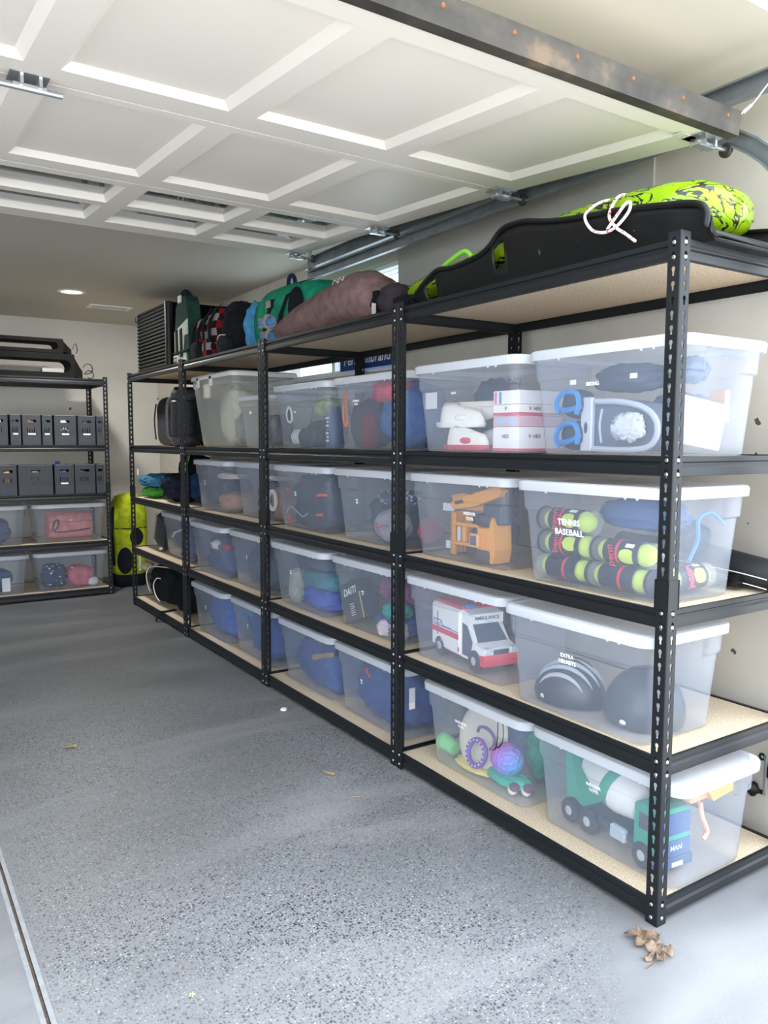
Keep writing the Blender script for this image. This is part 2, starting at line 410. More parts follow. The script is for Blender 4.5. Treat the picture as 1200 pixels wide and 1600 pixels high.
struct('wall_back', MB().add(box(-6.1, .9, YB, YB+.1, 0, ZC)), M_BACKWALL, smooth=False)
struct('wall_left', MB().add(box(-6.1, -5.9, -.044, YB, 0, ZC)), M_BACKWALL, smooth=False)
wn = bpy.data.objects.new('window_1', None); COL.objects.link(wn); wn['kind'] = 'structure'
fr = MB()
for a in (box(XW+.02, XW+.12, 2.232, 3.798, 1.702, 1.727), box(XW+.02, XW+.12, 2.232, 3.798, 2.243, 2.268), box(XW+.02, XW+.12, 2.232, 2.258, 1.727, 2.243), box(XW+.02, XW+.12, 3.772, 3.798, 1.727, 2.243), box(XW+.04, XW+.1, 2.99, 3.03, 1.727, 2.243)): fr.add(a)
obj('window_frame', fr, WHITE, wn, smooth=False)
for y0, y1 in ((2.258, 2.99), (3.03, 3.772)): obj('pane', box(XW+.066, XW+.072, y0, y1, 1.727, 2.243), M_GLASS, wn, smooth=False)
obj('window_sill', cbox(XW-.03, XW+.02, 2.2, 3.82, 1.685, 1.70), WHITE, wn, smooth=False)

# recessed downlight and vent
t = thing('recessed_light', 'round white recessed downlight in the ceiling above the back shelves', 'ceiling light', (-.409, 4.91, ZC))
obj('trim_ring', lathe([(.078, -.001), (.098, -.001), (.100, -.006), (.080, -.009), (.074, -.004)], 32), WHITE, t)
obj('lens', lathe([(.001, -.004), (.076, -.004), (.076, -.001)], 32), m_emit((1, .98, .94, 1), .45), t)
pl = bpy.data.lights.new('downlight', 'AREA'); pl.shape = 'DISK'; pl.size = .14; pl.energy = 11; pl.color = (1, .96, .9)
po = bpy.data.objects.new('downlight', pl); COL.objects.link(po); po.parent = t; po.location = (0, 0, -.012)
t = thing('ceiling_vent', 'flat white rectangular air register in the ceiling near the back wall', 'vent', (-.005, 5.45, ZC))
v = MB()
for a in (box(-.17, .17, -.075, -.05, -.008, -.0005), box(-.17, .17, .05, .075, -.008, -.0005), box(-.17, -.14, -.05, .05, -.008, -.0005), box(.14, .17, -.05, .05, -.008, -.0005)): v.add(a)
obj('vent_frame', v, WHITE, t, smooth=False)
for i in range(7):
    y = -.045+i*.015; obj('slat', ([(-.14, y, -.001), (.14, y, -.001), (.14, y+.009, -.007), (-.14, y+.009, -.007), (-.14, y+.001, -.0005), (.14, y+.001, -.0005), (.14, y+.010, -.0065), (-.14, y+.010, -.0065)], [(0,1,2,3),(4,5,6,7),(0,1,5,4),(2,3,7,6)]), mat('#b9b8b2', .6), t, smooth=False)

# ------------------------------------------------------------------ garage door
gd = thing('garage_door', 'white sectional overhead garage door rolled up under the ceiling', 'garage door')
DY = [.118, 1.015, 1.866, 2.779]; DZ = [2.158, 2.236, 2.288, 2.338]; DX0, DX1 = -2.395, .345
cols = [(-2.325+.53*i, -1.88+.53*i) for i in range(5)]
HOL = (-2.395+.07)
for s in range(3):
    y0, y1 = DY[s]+.003, DY[s+1]-.003; z0, z1 = DZ[s], DZ[s+1]
    def zz(y): return z0+(z1-z0)*(y-DY[s])/(DY[s+1]-DY[s])
    TH = .042
    rows = [(y0+.08, y1-.12)] if s == 0 else [(y0+.045, y1-.105)] if s == 1 else [(y0+.065, y0+.375), (y0+.445, y0+.755)]
    mb = MB(); pn = []
    ys = [y0]+[q for r in rows for q in r]+[y1]; xs = [DX0]+[q for c in cols for q in c]+[DX1]
    def holes(i, j): return (i % 2 == 1) and (j % 2 == 1)
    vid = {}
    def V(x, y, dz):
        k = (round(x, 5), round(y, 5), round(dz, 5))
        if k not in vid: vid[k] = len(mb.v); mb.v.append((x, y, zz(y)+dz))
        return vid[k]
    def Q(*a, mi=0): mb.f.append(a); mb.m.append(mi)
    for j in range(len(ys)-1):
        for i in range(len(xs)-1):
            xa, xb, ya, yb = xs[i], xs[i+1], ys[j], ys[j+1]
            if not holes(i, j):
                Q(V(xa, ya, 0), V(xb, ya, 0), V(xb, yb, 0), V(xa, yb, 0)); Q(V(xa, ya, TH), V(xb, ya, TH), V(xb, yb, TH), V(xa, yb, TH))
            else:
                bv, dp = (.022, .020) if s < 2 else (.014, .026)
                if s == 2: bv2 = .014
                o = [(xa, ya), (xb, ya), (xb, yb), (xa, yb)]; n_ = [(xa+bv, ya+bv), (xb-bv, ya+bv), (xb-bv, yb-bv), (xa+bv, yb-bv)]
                for k in range(4):
                    a, b = o[k], o[(k+1) % 4]; c, d = n_[(k+1) % 4], n_[k]
                    Q(V(*a, 0), V(*b, 0), V(*c, dp), V(*d, dp))
                    if s == 2: Q(V(*d, dp), V(*c, dp), V(*c, TH), V(*d, TH)); Q(V(*a, TH), V(*b, TH), V(*c, TH), V(*d, TH))
                if s < 2: pn.append((xa+bv, xb-bv, ya+bv, yb-bv, dp))
                else: pn.append((xa+bv-.003, xb-bv+.003, ya+bv-.003, yb-bv+.003, dp+.004))
    for x in (DX0, DX1):
        for j in range(len(ys)-1): Q(V(x, ys[j], 0), V(x, ys[j+1], 0), V(x, ys[j+1], TH), V(x, ys[j], TH))
    for y in (y0, y1):
        for i in range(len(xs)-1): Q(V(xs[i], y, 0), V(xs[i+1], y, 0), V(xs[i+1], y, TH), V(xs[i], y, TH))
    sec = obj('door_section', mb, DOORW, gd, smooth=False)
    for (xa, xb, ya, yb, dp) in pn:
        th = .012 if s < 2 else .004
        P = [(x, y, zz(y)+dp+h) for h in (0, th) for x, y in ((xa, ya), (xb, ya), (xb, yb), (xa, yb))]
        obj('panel' if s < 2 else 'pane', (P, box(0, 1, 0, 1, 0, 1)[1]), DOORW if s < 2 else M_GLASS, sec, smooth=False)
bar = obj('bottom_bar', MB().add(loft([[(x, .088, 2.153), (x, .122, 2.153), (x, .122, 2.160), (x, .096, 2.160), (x, .100, 2.212), (x, .085, 2.218), (x, .080, 2.200), (x, .086, 2.180)] for x in (DX0, DX1+.012)])), M_RUST, gd, smooth=False)
bl = MB()
for i in range(14): bl.add(lathe([(.001, -.003), (.005, -.003), (.007, 0)], 8, Matrix.Translation((DX1-.05-.196*i, .0835, 2.193)) @ Matrix.Rotation(pi/2, 4, 'X') @ Matrix.Scale(-1, 4, (0, 0, 1))))
b = obj('bolts', bl, mat('#7d4f33', .8, var=.2, scale=200), bar); b['kind'] = 'stuff'
def hinge(x, y, z, roller=True, rail=.42):
    h = MB(); h.add(box(x-.10, x-.005, y-.035, y+.035, z-.004, z)); h.add(box(x-.03, x-.022, y-.025, y+.025, z-.026, z-.003)); h.add(box(x-.075, x-.067, y-.025, y+.025, z-.026, z-.003)); h.add(box(x-.09, x-.01, y-.012, y+.012, z-.028, z-.021))
    o = obj('hinge', h, SILVER, gd, smooth=False)
    if roller:
        r = MB(); r.add(cyl((x-.08, y, z-.014), .0065, rail-x+.085, 'x', 10)); r.add(cyl((rail-.012, y, z-.014), .021, .014, 'x', 16, .003), 1)
        obj('roller', r, [SILVER, mat('#2c2a28', .5)], o)
hinge(DX1+.012, 1.015, 2.233); hinge(DX1+.012, 1.866, 2.285); hinge(DX1+.012, .165, 2.162); hinge(DX1+.012, 2.70, 2.332)
hinge(-1.27, 1.0, 2.233, False)
cr = MB().add(cyl((-1.44, 1.0, 2.205), .008, .2, 'x', 10)); obj('hinge_pin', cr, SILVER, gd)
obj('door_label', box(DX1-.13, DX1-.03, .17, .2, 2.158, 2.1605), mat('#d8d4cb', .4, var=.3, scale=150), gd, smooth=False)

# tracks
tk = thing('door_track', 'galvanised steel double door track running below the ceiling on the right', 'door track')
def rail(path, name, w=.05, d=.024):
    rings = []
    for i, (p, n) in enumerate(path):
        p, n = Vector(p), Vector(n)   # n: direction across the web (up)
        X = Vector((1, 0, 0)); t_ = .0022; hw = w/2
        sec = [(-d, hw), (0, hw), (0, -hw), (-d, -hw), (-d, -hw+.006), (-d+t_, -hw+.006), (-d+t_, -hw+t_), (-t_, -hw+t_), (-t_, hw-t_), (-d+t_, hw-t_), (-d+t_, hw-.006), (-d, hw-.006)]
        rings.append([tuple(p+X*a+n*b_) for a, b_ in sec])
    return obj(name, loft(rings), GALV, tk, smooth=False)
RX = .435; pts = []
pts.append(((RX, 2.80, 2.235), (0, 0, 1))); pts.append(((RX, .37, 2.235), (0, 0, 1)))
for i in range(1, 13):
    a = radians(90*i/12); R = .47
    pts.append(((RX, .37-R*sin(a), 2.235-R+R*cos(a)), (0, sin(a)*-1, cos(a))))
pts.append(((RX, -.10, .03), (0, -1, 0)))
rail(pts, 'lower_rail')
rail([((RX, 2.80, 2.305), (0, 0, 1)), ((RX, -.03, 2.305), (0, 0, 1))], 'upper_rail', .06)
hb = MB().add(box(RX+.002, RX+.03, 2.76, 2.80, 2.205, 2.34)).add(box(RX+.002, RX+.006, 2.755, 2.80, 2.34, ZC-.001)).add(box(RX-.03, RX+.03, 2.795, 2.80, 2.185, 2.215))
obj('hanger_bracket', hb, SILVER, tk, smooth=False)
hb = MB().add(box(RX+.002, RX+.004, .7, .74, 2.33, ZC-.001)); obj('hanger_strap', hb, GALV, tk, smooth=False)
solid('lift_cable', MB().add(tube(smooth_path([(.362, .088, 2.212), (.375, .06, 2.235), (.385, .03, 2.272), (.392, -.015, 2.318)], 5), .002, 6)).add(tube([(.364, .083, 2.216), (.373, .064, 2.232)], .0055, 8)), SILVER, 'thin steel lifting cable at the lower right corner of the overhead door', 'cable')

# ------------------------------------------------------------------ racks
RIV = [0, 15, 26, 37, 48]
ZT = [H-(.5+r)*S-.004 for r in RIV]        # board tops
def post_mesh():
    mb = MB(); w = .038; c = .003; th = .002
    hole = [(0, .0122), (.004, .0105), (.0058, .006), (.0045, .001), (.0032, -.002), (.0032, -.0105), (0, -.0125), (-.0032, -.0105), (-.0032, -.002), (-.0045, .001), (-.0058, .006), (-.004, .0105)]
    for fl_ in (0, 1):
        def P(u, z, d):
            return (u, d, z) if fl_ == 0 else (d, u, z)
        h = S/2; m = (c+w)/2; hw = (w-c)/2
        outer = [(0, h), (.6*hw, h), (hw, h), (hw, .1*h), (hw, -.4*h), (hw, -h), (0, -h), (-hw, -h), (-hw, -.4*h), (-hw, .1*h), (-hw, h), (-.6*hw, h)]
        for i in range(49):
            zc = H-(.7+i)*S; o = len(mb.v)
            for d in (0, th):
                mb.v += [P(m+a, zc+b_, d) for a, b_ in outer]; mb.v += [P(m+a, zc+b_, d) for a, b_ in hole]
            for k in range(12):
                j = (k+1) % 12
                mb.f += [(o+k, o+j, o+12+j, o+12+k), (o+24+k, o+24+j, o+36+j, o+36+k), (o+12+k, o+12+j, o+36+j, o+36+k)]
                mb.m += [0]*3
        for za, zb in ((0, H-(.7+48.5)*S), (H-.2*S, H)):
            o = len(mb.v); mb.v += [P(a, z, 0) for a, z in ((c, za), (w, za), (w, zb), (c, zb))]; mb.f.append((o, o+1, o+2, o+3)); mb.m.append(0)
        o = len(mb.v); mb.v += [P(w, 0, 0), P(w, H, 0), P(w, H, th), P(w, 0, th)]; mb.f.append((o, o+1, o+2, o+3)); mb.m.append(0)
    rings = []
    for a in (0, 30, 60, 90):
        q = radians(a); rings.append([(c-c*cos(q), c-c*sin(q), 0), (c-c*cos(q), c-c*sin(q), H)])
    mb.add(loft(rings, False, False, False))
    me = bpy.data.meshes.new('post'); me.from_pydata(mb.v, [], mb.f); me.materials.append(BLACK)
    bm = bmesh.new(); bm.from_mesh(me); bmesh.ops.remove_doubles(bm, verts=bm.verts, dist=.00005); bm.to_mesh(me); bm.free()
    return me
POST = post_mesh()
BP = [(.0035, 0), (.0035, -.013), (.0085, -.017), (.0085, -.022), (.0045, -.029), (.0035, -.040), (.0035, -.050), (.016, -.052), (.016, -.049), (.0075, -.047), (.0105, -.024), (.0105, -.0125), (.014, -.0125), (.014, 0)]
BW = L-.003
ME_LONG = mesh(loft([[(x, y, z) for x, z in BP] for y in (.003, BW-.003)]), BLACK, False)
ME_SIDE = mesh(loft([[(x, y, z) for y, z in BP] for x in (.003, D-.003)]), BLACK, False)
ME_BOARD = mesh(box(.015, D-.015, .015, BW-.015, -.012, 0), M_BOARD, False)
def rivets():
    mb = MB()
    for r in RIV:
        for q in (r, r+1):
            z = H-(.7+q)*S-.002
            for cx, sx in ((0, 1), (D, -1)):
                for cy, sy in ((0, 1), (BW, -1)):
                    mb.add(lathe([(.0005, .0022), (.004, .0018), (.0055, 0)], 8, Matrix.Translation((cx, cy+sy*.0205, z)) @ AX['x'] @ Matrix.Scale(-sx, 4, (0, 0, 1)) , False))
                    mb.add(lathe([(.0005, .0022), (.004, .0018), (.0055, 0)], 8, Matrix.Translation((cx+sx*.0205, cy, z)) @ AX['y'] @ Matrix.Scale(-sy, 4, (0, 0, 1)), False))
    return mesh(mb, SILVER)
ME_RIV = rivets()
def conn():
    mb = MB(); a = .0015
    mb.add(box(-a, .0, -a, .041, -.04, .04)).add(box(0, .041, -a, 0, -.04, .04))
    mb.add(box(-.003, 0, .039, .042, -.04, .04)).add(box(.039, .042, -.003, 0, -.04, .04))
    return mesh(mb, BLACK, False)
ME_CON = conn()
CORN = [((0, 0), 0), ((0, BW), -90), ((D, 0), 90), ((D, BW), 180)]
def rack(label, loc, rz=0):
    t = thing('shelving_rack', label, 'shelving unit', loc, rz, 'black boltless shelving racks')
    for (cx, cy), a in CORN:
        p = obj('post', None, None, t, me=POST); p.location = (cx, cy, 0); p.rotation_euler = (0, 0, radians(a))
        c = obj('post_connector', None, None, p, me=ME_CON); c.location = (0, 0, .905)
    for z in ZT:
        zb = z+.004
        o = obj('front_beam', None, None, t, me=ME_LONG); o.location = (0, 0, zb)
        o = obj('rear_beam', None, None, t, me=ME_LONG); o.location = (D, BW, zb); o.rotation_euler = (0, 0, pi)
        o = obj('side_beam', None, None, t, me=ME_SIDE); o.location = (0, 0, zb)
        o = obj('side_beam', None, None, t, me=ME_SIDE); o.location = (D, BW, zb); o.rotation_euler = (0, 0, pi)
        o = obj('shelf_board', None, None, t, me=ME_BOARD); o.location = (0, 0, z)
    o = obj('rivets', None, None, t, me=ME_RIV); o['kind'] = 'stuff'
    return t
rack('nearest black metal rack, holding the toy, tennis and biking boxes', (0, 0, 0))
rack('second black metal rack from the camera, under the mauve sleeping bag', (0, L, 0))
rack('third black metal rack from the camera, under the green duffel', (0, 2*L, 0))
rack('farthest black metal rack on the right wall, under the ribbed black crate', (0, 3*L, 0))
rack('black metal rack against the back wall with the grey file bins', (-.025, 5.498, 0), pi/2)

# ------------------------------------------------------------------ storage boxes
def bring(hx, hy, r, z, rec=None):
    rec = hy if rec is None else rec; p = []; hx *= .95; hy *= .985; rec *= .985
    def arc(sx, sy, a0):
        for i in range(5):
            a = radians(a0+22.5*i); p.append((sx*(hx-r)+r*cos(a), sy*(hy-r)+r*sin(a), z))
    arc(1, 1, 0)
    for x, y in ((.092, hy), (.078, rec), (-.078, rec), (-.092, hy)): p.append((x, y, z))
    arc(-1, 1, 90); arc(-1, -1, 180)
    for x, y in ((-.092, -hy), (-.078, -rec), (.078, -rec), (.092, -hy)): p.append((x, y, z))
    arc(1, -1, 270); return p
def body_mesh(m):
    R = [bring(.152, .240, .025, .004), bring(.162, .250, .03, .006), bring(.166, .254, .033, .016), bring(.186, .268, .035, .225), bring(.194, .277, .04, .231, .269),
         bring(.197, .281, .042, .286, .272), bring(.198, .283, .042, .291, .283), bring(.204, .290, .045, .2915), bring(.204, .290, .045, .299)]
    v, f = loft(R, True, False)
    return mesh((v, f), m, True, .5)
def lid_mesh(m):
    R = [bring(.2055, .2915, .045, .290), bring(.2075, .296, .048, .2895), bring(.2095, .298, .05, .311), bring(.207, .2955, .05, .318), bring(.200, .288, .048, .321), bring(.186, .274, .04, .321), bring(.180, .268, .038, .315), bring(.120, .208, .02, .3145)]
    v, f = loft(R, False, True)
    return mesh((v, f), m, True, .5)
ME_BODY = body_mesh(M_BOX); ME_LID = lid_mesh(M_LID)
ME_TAB = None
def latch_tabs():
    mb = MB()
    for sx in (-1, 1):
        for y in (-.19, -.15, .15): mb.add(cbox(sx*.192-.002, sx*.192+.002, y-.004, y+.004, .284, .291, .001))
    return mesh(mb, M_LID, False)
ME_TAB = latch_tabs()
def blocks(rows, size):
    mb = MB()
    for j, n in enumerate(rows):
        for i in range(n):
            mb.add(box((i-(n-1)/2)*size*.75-size*.28, (i-(n-1)/2)*size*.75+size*.28, -j*size*1.5-size*.5, -j*size*1.5+size*.5, 0, .0004))
            if (i+j) % 2: mb.f.pop(); mb.m.pop()
    return mb
def wallM(z, y):
    xf = .1577+.019*(z-.016)/.209
    return frame((-xf-.0012, y, z), (0, -1, 0), (-.0905, 0, .996))
BGROUP = 'clear plastic storage boxes with white lids'
def storage(label, x, y, lev, words=None, rz=0, wy=.0, size=.024, back=None, wz=.185):
    t = thing('storage_box', label, 'storage box', (x, y, ZT[lev-1]+.0005), rz, BGROUP)
    obj('box_body', None, None, t, me=ME_BODY); l = obj('lid', None, None, t, me=ME_LID); obj('lid_tabs', None, None, l, me=ME_TAB)['kind'] = 'stuff'
    if words:
        if isinstance(words, str):
            for i, s in enumerate(words.split('\n')): text(s, size, TXT, t, wallM(wz-i*size*1.15, wy), 'box_label')
        else: obj('box_label', MB().add((blocks(words, size*.4).v, blocks(words, size*.4).f), 0, wallM(wz, wy)), TXT, t, smooth=False)
    return t
# rack 1
storage('clear box labelled GOLF with white shoes and ball cartons', .21, .893, 2, 'GOLF', wy=.05, size=.011, wz=.212)
storage('clear box labelled BIKING with blue knee pads', .222, .285, 2, 'BIKING', wy=.03, size=.015, wz=.208)
storage('clear box labelled INDOOR TOYS with an orange loader', .235, .957, 3, 'INDOOR\nTOYS', wy=-.075, size=.016)
storage('clear box labelled TENNIS BASEBALL full of tennis ball cans', .20, .305, 3, 'TENNIS\nBASEBALL', wy=.07, size=.026, wz=.2)
storage('clear box with a white toy ambulance inside', .22, .952, 4, None)
storage('clear box labelled EXTRA HELMETS on the second lowest shelf', .185, .34, 4, 'EXTRA\nHELMETS', wy=.015, size=.017, wz=.2)
storage('clear box labelled OUTDOOR TOYS with a pink and blue ball', .235, .85, 5, 'OUTDOOR\nTOYS', wy=.065, size=.013, wz=.21)
storage('clear box labelled INDOOR TOYS with a green cement mixer truck', .245, .262, 5, 'INDOOR\nTOYS', wy=.03, size=.014, wz=.205)
# rack 2
storage('clear box with goggles and an olive cap on the second rack', .24, 2.186, 2, [3], wy=.06, size=.02)
storage('clear box labelled CLIMBING GEAR with red and blue bags', .24, 1.56, 2, 'CLIMBING\nGEAR', wy=.10, size=.012, wz=.215)
storage('clear box with a thin orange strap and a dark jacket, second rack', .24, 2.19, 3, [3, 3], wy=.06, size=.02)
storage('clear box with a grey cap and patterned scarf, second rack', .24, 1.557, 3, [3, 3], wy=.10, size=.02)
storage('clear box with teal and blue cloth low on the second rack', .22, 2.19, 4, [2, 3], wy=.08, size=.02)
storage('clear box with a mauve roll and a dark printed carton', .24, 1.58, 4, [4, 2], wy=.03, size=.018)
storage('clear bottom shelf box with a wooden handle in navy cloth', .24, 2.155, 5, None)
storage('clear bottom shelf box with a white paper tag on navy cloth', .24, 1.56, 5, [3, 2], wy=.06, size=.02)
# rack 3
storage('clear box with tan boots, far of two on the third rack', .25, 3.425, 3, [1, 1], wy=.12, size=.03)
storage('clear box with dark boots and a white ring, third rack', .28, 2.815, 3, None)
storage('clear box with crumpled white paper, third rack', .22, 3.43, 4, None)
storage('clear box with dark grey cloth and a small label, third rack', .24, 2.81, 4, [2, 2], wy=.06, size=.02)
storage('clear bottom shelf box of plain blue cloth, far one on the third rack', .22, 3.43, 5, [2, 2], wy=.06, size=.022)
storage('clear bottom shelf box of blue cloth beside the second rack', .24, 2.81, 5, [2, 2], wy=.06, size=.022)
storage('clear box beside the grey ribbed case on the farthest rack', .27, 4.19, 4, [2], wy=.04, size=.03)
# back rack
storage('clear box with a rolled pink mat on the back rack', -.342, 5.72, 4, [4], rz=pi/2, wy=.0, size=.016)
storage('clear box cut by the photo edge above another, with blue-grey cloth', -.96, 5.72, 4, None, rz=pi/2)
storage('clear box with pink and starry navy cloth, lowest on the back rack', -.342, 5.72, 5, [4], rz=pi/2, size=.016)
storage('clear box cut by the photo edge with a white card, bottom of the back rack', -.96, 5.72, 5, None, rz=pi/2)

# tall and small totes, rack 3 upper shelf
t = thing('storage_tote', 'tall clear tote with a pale lid on the third rack', 'storage box', (.27, 3.37, ZT[1]+.0005))
R = [rrect(.155, .28, .03, .003), rrect(.165, .29, .035, .012), rrect(.205, .335, .04, .37), rrect(.21, .34, .04, .375), rrect(.212, .343, .04, .43)]
obj('box_body', loft(R, True, False), M_BIG, t, ang=.5)
obj('lid', loft([rrect(.215, .347, .045, .420), rrect(.222, .357, .05, .420), rrect(.222, .357, .05, .440), rrect(.214, .349, .045, .449), rrect(.19, .325, .04, .449), rrect(.185, .32, .04, .443)], False, True), mat('#d4d5d2', .45), t, ang=.5)
for y in (.20, -.02): obj('latch', cbox(-.222, -.212, y-.022, y+.022, .375, .438, .003), mat('#cfd2cf', .4), t, smooth=False)
t = thing('storage_tote', 'small clear tote with a white lid in front of the tall tote', 'storage box', (.21, 2.752, ZT[1]+.0005))
obj('box_body', loft([rrect(.11, .17, .03, .003), rrect(.118, .178, .03, .012), rrect(.14, .2, .035, .225), rrect(.146, .206, .035, .23), rrect(.15, .21, .035, .27)], True, False), M_BIG, t, ang=.5)
obj('lid', loft([rrect(.152, .212, .035, .264), rrect(.158, .22, .04, .264), rrect(.158, .22, .04, .284), rrect(.15, .212, .035, .291), rrect(.135, .197, .03, .291)], False, True), M_LID, t, ang=.5)
obj('box_label', box(-.1415, -.1405, .03, .06, .19, .205), TXT, t, smooth=False)
cloth('packed_fabric', (.21, 2.75, ZT[1]+.1), (.085, .13, .09), fabric('#4a4d5c'), 'grey fabric packed in the small tote on the third rack', 'fabric', seed=3)
cloth('packed_fabric', (.27, 3.45, ZT[1]+.2), (.10, .16, .19), fabric('#d0cdb8'), 'pale beige bedding inside the tall tote', 'fabric', seed=4)
cloth('packed_fabric', (.27, 3.23, ZT[1]+.12), (.1, .09, .11), fabric('#868b8b'), 'grey bedding low inside the tall tote', 'fabric', seed=14)

# far box contents -----------------------------------------------------
def bx(lev): return ZT[lev-1]+.009
CG = 'cloth packed in the boxes'
def stuff(x, y, lev, s, c, label, seed, dz=0, cat='clothing', name='folded_cloth', **k):
    if s[0] >= .115: s = (s[0]*1.12, s[1]*1.16, s[2]*1.12); k.setdefault('p', 4)
    z = bx(lev)+s[2]*.95+dz
    return cloth(name, (x, y, z), s, fabric(c), label, cat, CG, seed=seed, p=k.pop('p', 3), flat=bx(lev)+dz, **k)
# rack 2
stuff(.25, 2.25, 2, (.10, .10, .07), '#35424a', 'dark grey bag under the olive cap', 1, name='small_bag', cat='bag')
stuff(.23, 2.16, 2, (.085, .09, .05), '#8d9b6b', 'olive green cap in the goggles box', 2, dz=.15, name='cap', cat='cap')
stuff(.14, 2.22, 2, (.04, .10, .05), '#3a414e', 'black zipped pouch with grey strap loops', 21, name='pouch', cat='bag')
gm = MB().add(tube(smooth_path([(.095, 2.372, 1.40), (.095, 2.395, 1.44), (.095, 2.375, 1.475), (.095, 2.345, 1.455), (.095, 2.34, 1.41)], 5, True), .006, 8, True))
t = thing('ski_goggles', 'white rimmed goggles in the box with the olive cap', 'goggles'); obj('goggle_rim', gm, WHITE, t)
obj('goggle_lens', blob((.10, 2.367, 1.435), (.01, .024, .034), seed=2, sub=3, amp=0), mat('#5a3a44', .15), t)
for i in range(4):
    obj('strap_loop', tube(smooth_path([(.085, 2.30-.02*i, 1.29), (.078, 2.305-.02*i, 1.33), (.082, 2.28-.02*i, 1.36)], 4), .004, 6), mat('#b9bec4', .6), bpy.data.objects['pouch'])
t = thing('insulated_bottle', 'blue printed flask standing in the goggles box', 'bottle', (.17, 2.03, bx(2)))
obj('flask_body', lathe([(.04, 0), (.042, .01), (.042, .16), (.03, .185), (.03, .20)], 20), mat('#30486b', .4), t)
for k in range(7): obj('printed_line', box(-.0005, .0005, -.016+(k % 3)*.003, .014-(k % 2)*.008, 0, .009), mat('#dfe4ea', .6) if k != 3 else mat('#c9553f', .6), t, smooth=False).location = (-.0425, 0, .03+.018*k)
stuff(.255, 1.48, 2, (.115, .13, .13), '#3b64a0', 'blue nylon stuff sack in the climbing box', 5, name='stuff_sack', cat='bag', p=2.6)
stuff(.17, 1.53, 2, (.075, .10, .045), '#c24a5e', 'red nylon pouch on top in the climbing box', 6, dz=.20, name='pouch', cat='bag')
stuff(.17, 1.70, 2, (.085, .095, .11), '#3d3a45', 'black and maroon backpack in the climbing box', 7, name='small_backpack', cat='bag')
stuff(.115, 1.63, 2, (.03, .035, .08), '#6a2a31', 'maroon panel bag beside the blue stuff sack', 8, name='small_bag', cat='bag')
solid('rope_loop', tube(smooth_path([(.075, 1.765, 1.53), (.07, 1.775, 1.46), (.072, 1.78, 1.40), (.075, 1.765, 1.37), (.075, 1.75, 1.40), (.07, 1.755, 1.46), (.07, 1.742, 1.53)], 5), .004, 6), mat('#d9744f', .7), 'thin orange cord loop hanging in the climbing box', 'cord')
stuff(.24, 2.21, 3, (.125, .18, .12), '#353e4e', 'dark jacket with an orange strap', 9, name='jacket')
for i, pth in enumerate(([(.095, 2.39, 1.06), (.085, 2.375, 1.055), (.09, 2.36, 1.05)], [(.088, 2.06, 1.04), (.082, 2.03, 1.045), (.085, 2.0, 1.048), (.1, 1.98, 1.045)], [(.1, 2.385, .92), (.092, 2.38, .895), (.1, 2.355, .88)], [(.095, 2.08, .945), (.09, 2.05, .95), (.1, 2.02, .95)])):
    obj('jacket_strap', tube(smooth_path(pth, 5), .007, 6), mat('#d6533c', .7), bpy.data.objects['jacket'])
obj('drawcord', tube(smooth_path([(.09, 2.40, .93), (.085, 2.34, .97), (.08, 2.26, .95), (.08, 2.2, .93), (.085, 2.15, .95)], 5), .002, 5), mat('#c4ccd4', .6), bpy.data.objects['jacket'])
stuff(.25, 1.60, 3, (.11, .14, .10), '#333b46', 'dark fleece behind the grey cap', 10, name='fleece')
stuff(.165, 1.52, 3, (.07, .11, .075), '#8c8b95', 'grey cap with red stitching in the second rack box', 11, name='cap', cat='cap', p=2)
solid('red_stitching', tube(smooth_path([(.097, 1.57, .94), (.092, 1.54, .95), (.092, 1.53, .93), (.093, 1.50, .945), (.098, 1.46, .95)], 4), .003, 5), mat('#c4474c', .7), 'red cord across the grey cap', 'cord')
def m_bandana():
    m, t, b = newmat('patterned_scarf'); tc = nd(t, 'ShaderNodeTexCoord'); v = nd(t, 'ShaderNodeTexVoronoi'); v.inputs['Scale'].default_value = 55
    t.links.new(tc.outputs['Object'], v.inputs['Vector']); r = nd(t, 'ShaderNodeValToRGB'); r.color_ramp.interpolation = 'CONSTANT'; r.color_ramp.elements[0].color = lin('#cfd3da'); r.color_ramp.elements[1].position = .3; r.color_ramp.elements[1].color = lin('#3c4560')
    t.links.new(v.outputs['Distance'], r.inputs[0]); t.links.new(r.outputs[0], b.inputs['Base Color']); b.inputs['Roughness'].default_value = .9; return m
cloth('scarf', (.19, 1.48, bx(3)+.19), (.09, .12, .035), m_bandana(), 'navy and white patterned scarf above the grey cap', 'scarf', seed=12)
cloth('red_bag', (.24, 1.355, bx(3)+.06), (.06, .03, .055), fabric('#b0343c'), 'small red bag at the near end of the scarf box', 'bag', seed=13)
stuff(.22, 2.12, 4, (.12, .14, .05), '#3350a8', 'royal blue cloth folded in the teal cloth box', 15)
stuff(.22, 2.12, 4, (.12, .15, .04), '#2f6f80', 'teal cloth lying over the royal blue cloth', 16, dz=.10)
stuff(.22, 2.21, 4, (.11, .19, .035), '#35425a', 'navy cloth on top in the teal cloth box', 17, dz=.185)
stuff(.12, 2.33, 4, (.045, .05, .09), '#9fa29b', 'pale grey glove in the teal cloth box', 18, name='glove', cat='glove')
stuff(.235, 1.485, 4, (.12, .105, .04), '#3d4c86', 'blue folded cloth near the mauve roll', 19)
t = thing('rolled_mat', 'mauve rolled mat in the printed carton box', 'mat', (.20, 1.48, bx(4)+.185), pi/2, rot=(0, 0, pi/2))
obj('roll', lathe([(.03, -.12), (.05, -.12), (.052, -.118), (.052, .118), (.05, .12)], 22, Matrix.Rotation(pi/2, 4, 'X') @ AX['y'] if False else AX['x']), fabric('#7d4b74'), t)
